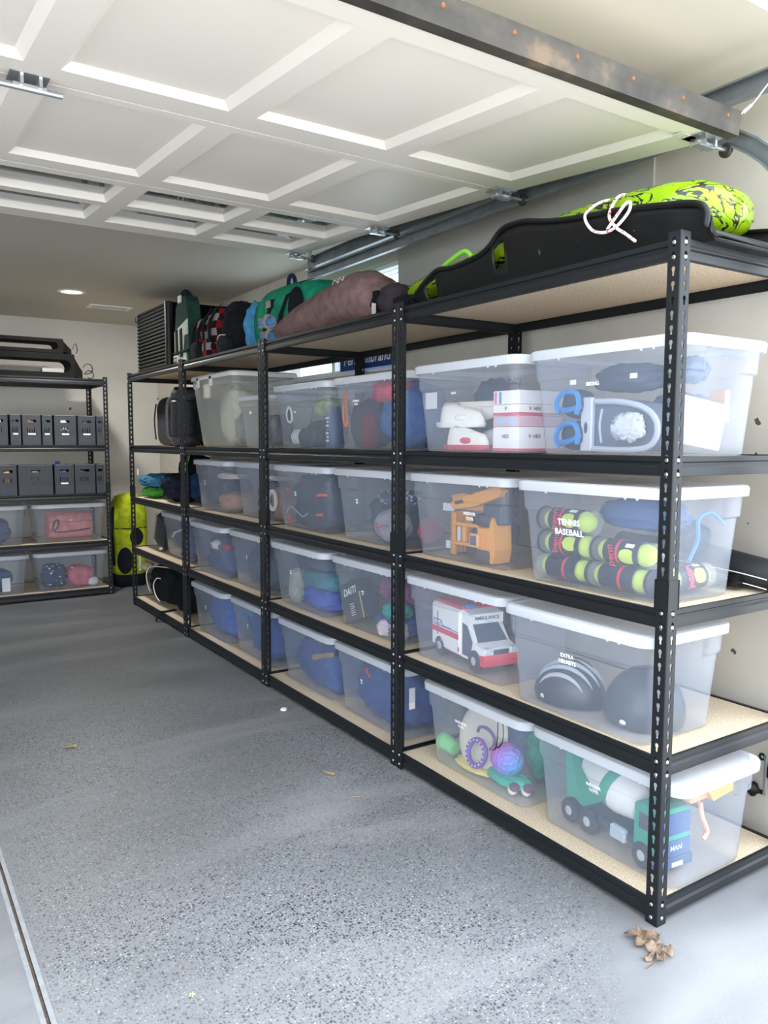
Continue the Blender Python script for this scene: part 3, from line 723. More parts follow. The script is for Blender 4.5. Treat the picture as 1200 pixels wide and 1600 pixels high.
stuff(.13, 1.43, 4, (.06, .06, .035), '#3b8f87', 'teal beanie under the mauve roll', 20, dz=.085, name='beanie', cat='cap')
stuff(.12, 1.50, 4, (.04, .035, .035), '#d8c9cf', 'pale pink soft toy below the teal beanie', 22, name='soft_toy', cat='toy')
stuff(.12, 1.40, 4, (.035, .04, .04), '#b9a7a4', 'beige soft toy beside the pale pink one', 23, name='soft_toy', cat='toy')
t = thing('printed_carton', 'dark grey carton with white lettering in the mauve roll box', 'carton', (.125, 1.72, bx(4)), radians(4), rot=(radians(-22), 0, 0))
obj('carton', cbox(-.03, .05, -.095, .075, .02, .20, .002), mat('#3a4150', .5), t, smooth=False)
text('DAITI', .045, TXT, t, frame((-.0315, -.01, .155), (0, -1, 0), (0, 0, 1)), shear=.25)
for k in range(3): text('::::::', .03, TXT, t, frame((-.0315, -.01, .095-.02*k), (0, -1, 0), (0, 0, 1)))
obj('yellow_edge', box(-.031, -.0295, -.0955, -.089, .02, .14), mat('#d9c04a', .5), t, smooth=False)
stuff(.24, 2.15, 5, (.125, .19, .11), '#34508f', 'navy cloth round the wooden handle', 24)
t = thing('wooden_handle', 'short wooden tool handle lying in the navy cloth box', 'tool')
obj('handle_shaft', tube([(.105, 2.13, .225), (.1, 2.02, .262), (.105, 1.95, .278)], [.016, .010, .012], 8), mat('#a58a6c', .7, var=.2, scale=25), t)
stuff(.24, 1.55, 5, (.125, .19, .12), '#2f4a86', 'navy cloth behind the white paper tag', 25)
solid('paper_tag', box(.10, .13, 1.30, 1.301, .20, .29), WHITE, 'white paper tag on navy cloth low in the second rack', 'tag', smooth=False).rotation_euler = (0, 0, 0)
solid('red_strap', tube(smooth_path([(.085, 1.61, .30), (.082, 1.595, .285), (.085, 1.575, .27)], 5), .005, 6), mat('#d9534b', .6), 'short red strap in the paper tag box', 'strap')
# rack 3
stuff(.27, 3.50, 3, (.10, .09, .10), '#42506a', 'blue-grey boot shaft in the tan boots box', 31, name='boot', cat='boot')
stuff(.20, 3.30, 3, (.11, .09, .06), '#a07e6a', 'tan suede boot lying in the far box', 32, name='boot', cat='boot')
stuff(.23, 3.44, 3, (.09, .12, .02), '#d4d0cb', 'white cloth on the tan boots', 33, dz=.19)
stuff(.27, 2.87, 3, (.11, .12, .11), '#2e3a4e', 'navy boot with white trim', 34, name='boot', cat='boot')
stuff(.25, 2.67, 3, (.10, .06, .09), '#8d6a58', 'brown box-shaped bag beside the navy boot', 35, name='small_bag', cat='bag', p=6)
solid('white_ring', tube(smooth_path([(.145, 2.70, .93), (.14, 2.735, .97), (.145, 2.71, 1.02), (.145, 2.66, 1.02), (.145, 2.64, .97), (.145, 2.66, .93)], 5, True), .011, 8, True), WHITE, 'white ring beside the navy boot', 'ring')
stuff(.26, 2.88, 3, (.07, .09, .02), '#dcd9d4', 'white cloth above the navy boot', 36, dz=.20)
stuff(.24, 3.44, 4, (.12, .19, .10), '#4a5a80', 'slate cloth under crumpled white paper', 37)
stuff(.14, 3.47, 4, (.05, .05, .03), '#d9d9d8', 'crumpled white paper in the third rack box', 38, dz=.14, name='crumpled_paper', cat='paper')
cloth('red_pouch', (.13, 3.31, bx(4)+.17), (.035, .035, .02), fabric('#a8404a'), 'small red pouch near the crumpled paper', 'bag', seed=39)
stuff(.238, 2.81, 4, (.12, .18, .10), '#4a5468', 'dark grey cloth behind a small label', 40)
stuff(.24, 3.43, 5, (.12, .19, .12), '#3c5fa8', 'blue cloth in the far bottom box', 41)
stuff(.25, 2.81, 5, (.12, .19, .12), '#3a5898', 'blue cloth in the bottom box beside the second rack', 42)
stuff(.11, 2.93, 5, (.03, .05, .02), '#3f8aa8', 'turquoise cloth scrap over the blue cloth', 43, dz=.215)
stuff(.28, 4.19, 4, (.12, .17, .10), '#475880', 'slate cloth with a white cable in the far rack box', 44)
solid('white_cable', tube(smooth_path([(.125, 4.36, .60), (.122, 4.28, .64), (.12, 4.17, .665), (.122, 4.08, .70)], 6), .006, 6), WHITE, 'white cable in the box beside the ribbed case', 'cable')
cloth('maroon_cloth', (.17, 4.16, bx(4)+.012), (.03, .13, .011), fabric('#6d3148'), 'maroon cloth on the floor of the far rack box', 'clothing', seed=45)
# back rack boxes
t = thing('rolled_mat', 'pink rolled mat with a grey strap in the back rack box', 'mat', (-.33, 5.70, bx(4)+.125))
obj('roll', lathe([(.06, -.17), (.108, -.17), (.112, -.165), (.112, .165), (.108, .17), (.06, .17)], 28, AX['x']), fabric('#d98a86'), t)
for z in (.035, .095): obj('crease', tube([(-.17, -sqrt_, z) for sqrt_ in [math.sqrt(.113**2-z*z)]]+[(.17, -math.sqrt(.113**2-z*z), z)], .003, 6), fabric('#b06a6a'), t)
obj('strap', tube(smooth_path([(-.15, -.118, -.03), (-.13, -.118, .04), (-.10, -.115, .05), (-.105, -.118, .0), (-.13, -.116, -.045), (0, -.112, -.045), (.15, -.115, -.03)], 5), .007, 6), fabric('#4a4f6a'), t)
cloth('folded_cloth', (-.955, 5.72, bx(4)+.10), (.18, .115, .10), fabric('#4e5c78'), 'blue-grey cloth in the box at the photo edge', 'clothing', CG, seed=51, p=3, flat=bx(4))
def m_stars():
    m, t, b = newmat('navy_with_white_dots'); tc = nd(t, 'ShaderNodeTexCoord'); v = nd(t, 'ShaderNodeTexVoronoi'); v.inputs['Scale'].default_value = 24
    t.links.new(tc.outputs['Object'], v.inputs['Vector']); r = nd(t, 'ShaderNodeValToRGB'); r.color_ramp.interpolation = 'CONSTANT'; r.color_ramp.elements[0].color = lin('#e3e6ee'); r.color_ramp.elements[1].position = .22; r.color_ramp.elements[1].color = lin('#23345e')
    t.links.new(v.outputs['Distance'], r.inputs[0]); t.links.new(r.outputs[0], b.inputs['Base Color']); b.inputs['Roughness'].default_value = .9; return m
cloth('folded_cloth', (-.46, 5.71, bx(5)+.10), (.10, .10, .105), m_stars(), 'navy cloth with white stars beside pink cloth', 'clothing', CG, seed=52, p=3, flat=bx(5))
cloth('folded_cloth', (-.25, 5.71, bx(5)+.085), (.115, .10, .09), fabric('#d0707f'), 'pink cloth in a clear bag, back rack', 'clothing', CG, seed=53, p=3, flat=bx(5))
cloth('crumpled_paper', (-.16, 5.64, bx(5)+.035), (.045, .03, .035), mat('#dfe3ea', .5), 'white crumpled plastic beside the pink cloth', 'paper', seed=54)
cloth('folded_cloth', (-.95, 5.73, bx(5)+.10), (.17, .1, .10), fabric('#3f5487'), 'blue cloth behind the white card', 'clothing', CG, seed=55, p=3, flat=bx(5))
solid('white_card', box(-.87, -.81, 5.588, 5.590, .09, .20), WHITE, 'white card inside the bottom box at the photo edge', 'card', smooth=False)

# ------------------------------------------------------------------ rack 1 contents
def shoe(label, loc, rot, sole):
    t = thing('golf_shoe', label, 'shoe', loc, 0, 'white shoes in the golf box', rot=rot)
    out = [(.0, -.115), (.028, -.11), (.038, -.06), (.032, 0), (.034, .05), (.030, .09), (.0, .11)]
    full = out+[(-x, y) for x, y in out[-2:0:-1]]
    obj('sole', loft([[(x*.94, y*.97, 0) for x, y in full], [(x*1.03, y*1.02, .006) for x, y in full], [(x*1.03, y*1.02, .02) for x, y in full]]), sole, t, ang=1)
    rings = []
    for i in range(12):
        u = i/11; y = -.113+.222*u; w = (.030+.008*sin(u*pi*1.6+.4))*min(1, (u+.04)*6)*min(1, (1.03-u)*7); h = .078-.045*u**1.4 if u > .3 else .078-.01*abs(u-.15)
        h *= min(1, .75+(u)*3)*min(1, .45+(1-u)*6)
        rings.append([(w*cos(q)*(1-.25*max(0, sin(q))), y, .018+max(0, h*abs(sin(q))**.8*(1 if sin(q) > 0 else 0))) for q in [2*pi*k/16 for k in range(16)]])
    obj('upper', loft(rings), mat('#efece4', .6), t, ang=1.6)
    obj('ankle_opening', blob((0, -.062, .086), (.019, .036, .008), sub=3, amp=0), mat('#b9b2a8', .8), t)
    obj('side_patch', MB().add(blob((.026, .01, .035), (.008, .03, .012), sub=2, amp=0)).add(blob((-.026, .01, .035), (.008, .03, .012), sub=2, amp=0)), sole, t)['kind'] = 'stuff'
    obj('laces', MB().add(box(-.012, .012, -.02, .03, .06, .068)), mat('#d8d4cc', .7), t, smooth=False)
PINK = mat('#d2566f', .5)
zb = bx(2)
shoe('white shoe with pink sole lying toe left in the golf box', (.12, .96, zb+.001), (0, 0, pi), PINK)
shoe('white shoe with cream sole beside the tag card', (.135, 1.015, zb+.0845), (0, radians(0), pi+.1), WHITE)
shoe('white shoe upside down on the golf shoe pile', (.20, 1.00, zb+.18), (pi, 0, .15), mat('#e3ddd2', .6))
shoe('white shoe next to the ball cartons', (.22, .95, zb+.001), (0, 0, .1), WHITE)
solid('size_card', box(.066, .068, 1.085, 1.155, 1.425, 1.485), mat('#dcdde0', .6), 'small pale printed card in the golf box', 'card', smooth=False)
cloth('navy_bag', (.28, .99, zb+.14), (.06, .11, .13), NAVY, 'navy bag standing behind the white shoes', 'bag', seed=61)
def carton(label, z0, z1, c, band=None, words=None, y0=.672, y1=.80, x0=.095, x1=.30):
    t = thing('ball_carton', label, 'carton', (0, 0, z0), 0, 'golf ball cartons')
    obj('carton', cbox(x0, x1, y0, y1, 0, z1-z0-.001, .001), mat(c, .45), t, smooth=False)
    if band: obj('colour_band', MB().add(box(x0-.0006, x1, y0-.0006, y1+.0005, .001, .010)), mat(band, .45), t, smooth=False)
    if words:
        text(words, .018, mat('#5b5f6e', .5), t, frame((x0-.0012, (y0+y1)/2, (z1-z0)*.6), (0, -1, 0), (0, 0, 1)))
        text('V  HEX', .018, mat('#3c3f4c', .5), t, frame(((x0+x1)/2-.03, y0-.0012, (z1-z0)*.6), (1, 0, 0), (0, 0, 1)))
    return t
carton('large white ball carton at the bottom of the golf stack', zb, zb+.083, '#ece9ea', '#cf5a72', 'HEX')
carton('clear pink and blue sleeve carton in the golf stack', zb+.0835, zb+.12, '#d3a9b2', None, None)
bpy.data.objects['ball_carton.001']
for y in (.70, .755): solid('sleeve_label', box(.0935, .0948, y-.02, y+.022, zb+.09, zb+.114), mat('#a9bcd8', .5), 'pale blue sleeve label, %s of two in the golf stack' % ('near' if y < .72 else 'far'), 'label', smooth=False)
carton('slim white carton with a pink underside line', zb+.1205, zb+.158, '#efe9e2', '#c4485f', 'V')
t = carton('white carton with pink and blue stripes on top of the golf stack', zb+.1585, zb+.205, '#eceaea', None, None)
for y, c in ((.788, '#d67f95'), (.765, '#4d94c4')): obj('stripe', box(.094, .0952, y-.006, y+.006, .002, .042), mat(c, .5), t, smooth=False)

# biking box
for i, (z, lab) in enumerate(((zb+.052, 'lower'), (zb+.148, 'upper'))):
    t = thing('knee_pad', '%s of two black knee pads with blue rims in the biking box' % lab, 'knee pad', (.125, .438, z), 0, 'knee pads in the biking box', rot=(radians(-8+10*i), 0, 0))
    obj('pad', blob((0, 0, 0), (.045, .05, .045), seed=62+i, sub=3, amp=.05), mat('#2c3442', .7), t)
    for k in (-1, 1): obj('blue_rim', tube(smooth_path([(-.047, .035*k, -.03), (-.05, .045*k, 0), (-.045, .03*k, .03), (-.048, -.0*k, .036)], 4), .0085, 6), mat('#2f7dc0', .5), t)
    obj('blue_strap', tube(smooth_path([(-.046, .045, -.012), (-.052, 0, -.02), (-.044, -.048, -.008)], 4), .008, 6), mat('#2f7dc0', .5), t)
t = thing('child_bike_seat', 'pale grey rimmed bike seat shell with a plastic bag in the biking box', 'bike seat', (.105, .265, zb))
sh = [(.135, .005), (.12, .005), (-.10, .005), (-.135, .03), (-.138, .07), (-.12, .11), (-.08, .14), (0, .155), (.12, .163), (.14, .16)]
obj('shell', prism(sh, 0.012, .10, 'x'), mat('#5c6678', .5), t, smooth=False)
obj('side_band', cbox(-.006, .012, .098, .143, .004, .166, .004), mat('#c2c7d0', .45), t, smooth=False)
obj('emblem', loft([[(-.0075, .12+.006*cos(a), .075+.016*sin(a)) for a in [2*pi*k/14 for k in range(14)]], [(-.006, .12+.007*cos(a), .075+.018*sin(a)) for a in [2*pi*k/14 for k in range(14)]]]), mat('#3f4756', .4), t)
obj('rim', tube(smooth_path([(.004, .10, .012), (.002, -.02, .010), (.002, -.10, .018), (.002, -.13, .05), (.002, -.125, .095), (.002, -.08, .13), (.002, 0, .148), (.002, .09, .152)], 5), .009, 8), mat('#aeb6c2', .4), t)
obj('inner_groove', tube(smooth_path([(.008, .07, .03), (.008, .078, .08), (.008, .07, .13)], 4), .004, 6), mat('#b9c0ca', .4), t)
cloth('plastic_bag', (.094, .225, zb+.075), (.014, .062, .042), mat('#c8ced6', .2, var=.1, scale=40, bump=.5), 'crumpled clear plastic bag of hardware on the bike seat', 'bag', seed=64, ridge=.3, amp=.2)
cloth('bike_bag', (.24, .33, zb+.225), (.085, .12, .045), mat('#39465c', .7), 'dark bag lying on top in the biking box', 'bag', seed=65)
cloth('bike_bag', (.29, .20, zb+.11), (.06, .10, .07), mat('#46546c', .7), 'slate bag behind the bike seat', 'bag', seed=66)
solid('paper_sheet', ([(.14, .075, zb+.16), (.315, .06, zb+.135), (.275, .058, zb+.008), (.12, .072, zb+.03), (.14, .073, zb+.16), (.315, .058, zb+.135), (.275, .056, zb+.008), (.12, .070, zb+.03)], [(0,1,2,3),(7,6,5,4),(0,1,5,4),(1,2,6,5),(2,3,7,6),(3,0,4,7)]), mat('#c4c7ce', .7), 'large white paper sheet leaning in the biking box', 'paper', smooth=False)
cloth('swim_goggles', (.235, .12, zb+.235), (.055, .035, .04), mat('#2d4a6e', .4), 'dark blue goggles at the near end of the biking box', 'goggles', seed=67)
solid('cardboard_piece', cbox(.325, .35, .075, .13, zb+.09, zb+.18, .002), mat('#c99a72', .8), 'brown cardboard piece at the near back of the biking box', 'cardboard', smooth=False)
for y, dz in ((.425, .205), (.20, .21)): solid('fabric_tag', box(.082, .0835, y-.012, y+.012, zb+dz, zb+dz+.014), WHITE, 'tiny white fabric tag, %s in the biking box' % ('left' if y > .3 else 'right'), 'tag', smooth=False).rotation_euler = (radians(0), 0, 0)

# tennis box
def m_can_label():
    m, t, b = newmat('tennis_can_label'); b.inputs['Base Color'].default_value = lin('#23283a'); b.inputs['Roughness'].default_value = .35; return m
M_CL = m_can_label(); M_BALL = mat('#c6dd3a', .9, var=.08, scale=300, bump=.4); M_RED = mat('#d2304e', .4); M_YEL = mat('#c3d75a', .5)
def can_parts():
    d = {}
    d['tube'] = mesh(lathe([(.0365, 0), (.037, .003), (.037, .205), (.0355, .208)], 22, AX['y']), M_CLEAR, True, .8)
    d['band'] = mesh(lathe([(.0374, .038), (.0374, .162)], 22, AX['y'], False), M_CL)
    d['stripe'] = mesh(lathe([(.0378, .108), (.0378, .118)], 22, AX['y'], False), M_RED)
    d['cap'] = mesh(lathe([(.037, .200), (.039, .202), (.039, .211), (.036, .213)], 22, AX['y']), mat('#2b3040', .4))
    mb = MB()
    for k in range(3): pass
    # yellow drop-shaped window printed on the band, wrapped round the can
    v = []; f = []; n = 8
    for i in range(9):
        yy = .055+.05*i/8; hw = .62*math.sqrt(max(0, 1-((i-3.2)/5)**2)) if i < 8 else .0
        for k in range(n+1): th = pi+hw*(2*k/n-1); v.append((.0381*cos(th), yy, .0381*sin(th)))
    for i in range(8):
        for k in range(n): f.append((i*(n+1)+k, i*(n+1)+k+1, (i+1)*(n+1)+k+1, (i+1)*(n+1)+k))
    d['patch'] = mesh((v, f), M_YEL, False)
    d['barcode'] = mesh(([(.0382*cos(pi-.75), .055, .0382*sin(pi-.75)), (.0382*cos(pi-.75), .085, .0382*sin(pi-.75)), (.0382*cos(pi-1.1), .085, .0382*sin(pi-1.1)), (.0382*cos(pi-1.1), .055, .0382*sin(pi-1.1))], [(0, 1, 2, 3)]), WHITE, False)
    d['ball'] = mesh(blob((0, 0, 0), (.0325,)*3, p=2, amp=0, sub=3), M_BALL)
    return d
CAN = can_parts()
def can(label, loc, rz=0, roll=0):
    t = thing('tennis_ball_can', label, 'tennis can', loc, 0, 'tennis ball cans', rot=(0, roll, rz))
    for k, n in (('tube', 'clear_can'), ('band', 'label_band'), ('stripe', 'red_stripe'), ('cap', 'cap'), ('patch', 'printed_ball'), ('barcode', 'barcode')): obj(n, None, None, t, me=CAN[k])
    for y in (.034, .101, .168):
        b = obj('tennis_ball', None, None, t, me=CAN['ball']); b.location = (0, y, 0)
    text('penn', .034, M_RED, t, frame((-.0385, .1305, -.002), (0, 0, -1), (0, -1, 0)) if False else frame((-.0392, .131, 0), (0, 0, 1), (0, 1, 0)), 'red_lettering')
    return t
z3 = bx(3)
can('tennis ball can at the far end of the bottom row', (0.102, 0.547, z3+.040), pi, 0)
can('tennis ball can at the near end of the bottom row', (0.102, 0.332, z3+.040), pi, 0)
can('tennis ball can lying second row up at the far end', (0.108, 0.340, z3+.114), 0, .2)
can('tennis ball can lying second row up at the near end', (0.108, 0.122, z3+.114), 0, -.2)
can('tennis ball can lying third row up under the TENNIS lettering', (0.110, 0.347, z3+.188), 0, .1)
can('tennis ball can hidden behind the bottom row', (0.182, 0.332, z3+.040), 0, 0)
can('tennis ball can lying crosswise at the near end of the box', (.16, .085, z3+.040) if False else (.355, .135, z3+.040), pi/2, .3)
cloth('blue_bag', (.235, .27, z3+.215), (.06, .16, .05), mat('#39598f', .8), 'blue fabric bag on top of the tennis cans', 'bag', seed=71)
cloth('baseball_cap', (.30, .16, z3+.155), (.055, .06, .05), mat('#2a3140', .7), 'black cap shape beside the blue bag in the tennis box', 'cap', seed=72)
solid('blue_strap', tube(smooth_path([(.20, .085, z3+.10), (.215, .07, z3+.16), (.21, .065, z3+.22), (.26, .062, z3+.235), (.33, .068, z3+.20)], 5), .006, 6), mat('#3f78c9', .6), 'bright blue strap at the near end of the tennis box', 'strap')
t = thing('racket_bag', 'long black zipped racket bag lying behind the tennis box', 'racket bag')
prof = [(.57, .62, .865, .99), (.50, .60, .865, .985), (.3, .595, .866, .99), (.17, .59, .866, .975), (.02, .585, .866, .955), (-.04, .57, .868, .93), (-.055, .55, .88, .90)]
rings = []
for y, xc, za, zb2 in prof:
    hw = .06 if y > -.04 else .035
    rings.append([(.505+hw*cos(a)*.95, y, (za+zb2)/2+(zb2-za)/2*sin(a)) for a in [2*pi*k/16 for k in range(16)]])
obj('bag_body', loft(rings), mat('#15171c', .55, var=.2, scale=12, bump=.2), t, ang=2)
for dz in (.0, .028): obj('piping', tube(smooth_path([(.4475, .45, .925-dz), (.4475, .25, .922-dz), (.4475, .1, .915-dz), (.4475, .0, .905-dz)], 4), .0016, 5), WHITE, t)
t = thing('racket_grip', 'black racket handle with a round butt cap poking out behind the tennis box', 'racket', (.432, .085, z3+.020), 0)
obj('grip', tube([(0, .20, .0), (0, .01, .0)], .014, 10), BLKPL, t); obj('butt_cap', lathe([(.002, -.012), (.017, -.012), (.019, -.004), (.018, .008), (.014, .014)], 18, AX['y']), BLKPL, t)

# loader box
ORG = mat('#e09a3c', .45); DKTY = mat('#31353d', .7); zl = bx(3)
t = thing('toy_loader', 'orange toy wheel loader lying on its side in the indoor toys box', 'toy loader', (.165, .985, zl))
buck = []
for k in range(9):
    a = radians(-100+200*k/8); buck.append((.01-.045*sin(a)*.9, .075+.05*cos(a)))
inner = [(x*.82+.002, .075+(y-.075)*.84) for x, y in buck[::-1]]
obj('bucket', prism(buck+inner, .005, .165), ORG, t, ang=.9)
te = MB()
for k in range(9): te.add(box(.045, .052, .062, .072, .01+.017*k, .018+.017*k))
obj('bucket_teeth', te, ORG, t, smooth=False)
for z in (.045, .118): obj('lift_arm', cbox(-.035, -.015, -.09, .075, z, z+.012, .002), ORG, t, smooth=False)
obj('cross_tube', cbox(-.034, -.018, .005, .025, .058, .118, .002), ORG, t, smooth=False)
obj('grey_link', cbox(-.036, -.026, .035, .05, .06, .115, .002), mat('#b9c3cc', .4), t, smooth=False)
obj('chassis', cbox(-.045, .02, -.15, -.075, .04, .125, .004), ORG, t, smooth=False)
obj('cab', cbox(-.062, -.046, -.10, -.05, .05, .10, .003), mat('#d9a56a', .5), t, smooth=False); obj('cab_window', box(-.0635, -.0615, -.092, -.06, .058, .092), mat('#49566a', .2), t, smooth=False)
obj('rear_plate', prism([(-.17, .0), (-.155, 0), (-.155, .03), (-.148, .05), (-.148, .12), (-.155, .15), (-.165, .165), (-.175, .15), (-.18, .05)], -.05, .03, 'x'), ORG, t, smooth=False)
for y in (-.105,):
    for z in (.002, .130):
        w = obj('wheel', lathe([(.02, 0), (.044, .0), (.050, .008), (.050, .032), (.044, .040), (.02, .040)], 22), DKTY, t); w.location = (-.01, y, z)
        h = obj('hub', lathe([(.001, .0), (.018, .0), (.018, .044), (.001, .044)], 14), ORG, w)
w = obj('wheel', lathe([(.02, 0), (.044, .0), (.050, .008), (.050, .032), (.044, .040), (.02, .040)], 22), DKTY, t); w.location = (.055, .03, .003)
t = thing('toy_crane', 'orange toy digger boom lying on top of the loader', 'toy crane', (.18, .965, zl+.178))
obj('boom', prism([(-.19, .085), (-.16, .10), (-.02, .062), (.075, .04), (.10, .02), (.085, .0), (.045, .006), (-.05, .022), (-.17, .062)], -.06, -.035, 'x'), ORG, t, smooth=False)
obj('boom_plate', prism([(-.06, .0), (.12, .0), (.13, .05), (.06, .062), (-.05, .05)], -.03, .02, 'x'), mat('#cf9b63', .5), t, smooth=False)
obj('boom_slot', prism([(.02, .028), (.07, .018), (.075, .03), (.03, .041)], -.0615, -.0595, 'x'), mat('#3f4a5c', .6), t, smooth=False)
obj('boom_cab', cbox(-.055, .0, -.18, -.08, -.04, .03, .006), mat('#3c4658', .6), t, smooth=False)
for z, y in ((zl+.165, 1.12), (zl+.02, 1.10)): solid('paper_tag', box(.155, .157, y-.035, y+.035, z, z+.03), mat('#cfd5df', .6, var=.25, scale=160), '%s pale barcode label inside the loader box' % ('upper' if z > zl+.1 else 'lower'), 'label', smooth=False)
solid('dark_bin', cbox(.20, .36, 1.08, 1.17, zl, zl+.13, .006), mat('#4a5a78', .6), 'slate blue bin behind the loader bucket', 'bin', smooth=False)

# ambulance
z4 = bx(4); RED = mat('#d8404f', .4); VWH = mat('#f0f0f2', .4); GLS = mat('#4a5768', .15)
def wheel(parent, x, y, r=.036, w=.026, z=None, hubc='#b8bcc4'):
    sx = -1 if x < 0 else 1
    o = obj('wheel', lathe([(r*.55, 0), (r*.92, 0), (r, .004), (r, w-.004), (r*.92, w), (r*.55, w)], 24, AX['x']), DKTY, parent); o.location = (x-(w/2), y, r if z is None else z)
    h = obj('hub', lathe([(.002, -.002), (r*.35, -.001), (r*.62, .004), (r*.62, w-.004), (r*.35, w+.001), (.002, w+.002)], 16, AX['x']), mat(hubc, .35), o); return o
t = thing('toy_ambulance', 'white and red toy ambulance marked AMBULANCE inside a clear box', 'toy ambulance', (.175, .955, z4+.001), radians(-8)); t.scale = (1.08, 1.08, 1.08)
obj('box_body', cbox(-.075, .075, .005, .205, .03, .19, .008), VWH, t, smooth=False)
obj('roof', cbox(-.06, .07, .0, .20, .19, .20, .003), RED, t, smooth=False)
cab = [(.005, .03), (-.135, .03), (-.14, .05), (-.138, .075), (-.125, .085), (-.085, .097), (-.035, .155), (.005, .165)]
obj('cab', prism(cab, -.068, .068, 'x'), VWH, t, smooth=False)
obj('head_board', prism([(.005, .165), (-.05, .152), (-.05, .185), (.005, .195)], -.066, .066, 'x'), VWH, t, smooth=False)
obj('windscreen', ([(-.058, -.088, .0985), (.058, -.088, .0985), (.05, -.043, .1495), (-.05, -.043, .1495), (-.058, -.0865, .0965), (.058, -.0865, .0965), (.05, -.0415, .1475), (-.05, -.0415, .1475)], box(0, 1, 0, 1, 0, 1)[1]), GLS, t, smooth=False)
for sx in (-1, 1): obj('side_window', prism([(-.005, .04), (-.055, .04), (-.07, .095), (-.035, .145), (-.005, .15)], sx*.0685-.001, sx*.0685+.001, 'x'), GLS, t, smooth=False)
obj('bumper', prism([(-.10, .028), (-.142, .028), (-.145, .05), (-.142, .066), (-.10, .06)], -.07, .07, 'x'), RED, t, smooth=False)
obj('grille', cbox(-.03, .03, -.143, -.137, .066, .082, .002), mat('#3a4450', .4), t, smooth=False)
for sx in (-1, 1): obj('headlamp', cbox(sx*.05-.013, sx*.05+.013, -.141, -.12, .066, .088, .004), mat('#cfd6dc', .2), t, smooth=False)
obj('side_stripe', MB().add(box(-.0762, -.0752, .012, .20, .085, .105)), RED, t, smooth=False); obj('thin_stripe', box(-.0762, -.0752, .012, .20, .109, .112), mat('#6b7bb5', .5), t, smooth=False)
sy = MB().add(box(-.0764, -.0753, .155, .159, .075, .16)).add(box(-.0764, -.0753, .13, .185, .128, .132)); obj('cross_symbol', sy, mat('#4a5f9a', .5), t, smooth=False)
obj('heartbeat_line', tube([(-.0764, .198, .118), (-.0764, .18, .125), (-.0764, .17, .116), (-.0764, .14, .118), (-.0764, .13, .128), (-.0764, .12, .114), (-.0764, .06, .114)], .0012, 4), mat('#4a5f9a', .5), t)
obj('red_marker', box(-.0762, -.0752, -.0+.006, .016, .045, .06), RED, t, smooth=False)
obj('light_bar', blob((-.03, .018, .20), (.025, .02, .012), sub=3, amp=0), mat('#3f6ea8', .2), t)
text('AMBULANCE', .017, mat('#3c4f80', .5), t, frame((0, -.0512, .170), (1, 0, 0), (0, 0, 1)))
for sx in (-1, 1):
    for y in (.145, -.085): wheel(t, sx*.062, y)
# helmets
def helmet(label, loc, s, rz, c, ribc, disc):
    t = thing('bike_helmet', label, 'helmet', loc, rz, 'helmets in the extra helmets box')
    V, F = ico(4); v = []
    for d in V:
        z = d.z if d.z > -.25 else -.25-(d.z+.25)*.0
        k = 1+.10*max(0, d.y)*(1-abs(d.z)); v.append((d.x*s[0], d.y*s[1]*k, (z+.25)*s[2]/1.25))
    obj('shell', (v, F), mat(c, .3), t, ang=1)
    if ribc:
        for i, x in enumerate((-.8, -.5, -.17, .17, .5, .8)):
            pts = []
            for k in range(13):
                a = radians(25+130*k/12); y = cos(a)*math.sqrt(max(0, 1-x*x*.8)); zz_ = sin(a)*math.sqrt(1-x*x*.8)
                pts.append((x*s[0]*1.0, y*s[1]*1.04, (zz_+.25)*s[2]/1.25*1.02))
            rr = [.001+.007*sin(pi*k/12) for k in range(13)]
            obj('shell_rib', tube(pts, rr, 7), mat(ribc, .25), t)
            if i in (0, 2, 3): obj('vent', tube([(p[0]+.16*s[0], p[1], p[2]+.0) for p in pts[3:10]], [.001, .006, .009, .010, .009, .006, .001], 6), mat('#14171c', .5), t)
    for a in disc:
        obj('emblem', blob((-s[0]*.98*cos(a), s[1]*.98*sin(a), .018), (.004, .012, .008), sub=2, amp=0), mat('#d9d2c8', .4), t)
    return t
helmet('black helmet with silver ribs and long vents in the helmets box', (.15, .465, z4+.001), (.085, .115, .125), .25, '#2b2f38', '#aeb4bd', (.55,))
helmet('plain round black helmet in the helmets box', (.20, .215, z4+.001), (.115, .115, .165), .3, '#262c38', None, (.2,))

# outdoor toys
z5 = bx(5)
t = thing('flying_disc', 'large cream flying disc standing in the outdoor toys box', 'flying disc', (.165, .925, z5+.13), 0, rot=(0, radians(-72), 0))
obj('disc', lathe([(.001, .006), (.08, .006), (.115, .002), (.131, -.012), (.128, -.016), (.11, -.003), (.001, .002)], 36), mat('#e4dfce', .5), t, ang=.9)
t = thing('spiky_ring', 'purple bead ring with white dots leaning on the cream disc', 'toy ring', (.10, .87, z5+.095), 0, rot=(0, radians(-76), 0))
PUR = mat('#7b4fa5', .5)
obj('ring', tube([(.046*cos(a), .046*sin(a), 0) for a in [2*pi*k/28 for k in range(28)]], .011, 9, True), PUR, t, ang=2)
sp = MB()
for k in range(16):
    a = 2*pi*k/16; sp.add(blob((.046*cos(a), .046*sin(a), .0105), (.0035,)*3, sub=1, amp=0))
obj('white_dots', sp, WHITE, t)['kind'] = 'stuff'
solid('purple_band', tube(smooth_path([(.13, .90, z5+.16), (.125, .88, z5+.185), (.125, .84, z5+.19), (.125, .805, z5+.17), (.12, .80, z5+.14), (.12, .82, z5+.12)], 5), .006, 6), mat('#5b4a86', .5), 'dark purple handle band above the purple ring', 'band')
t = thing('dimpled_ball', 'pink and blue dimpled ball in the outdoor toys box', 'ball', (.125, .735, z5+.115)); t.scale = (1.1, 1.1, 1.1)
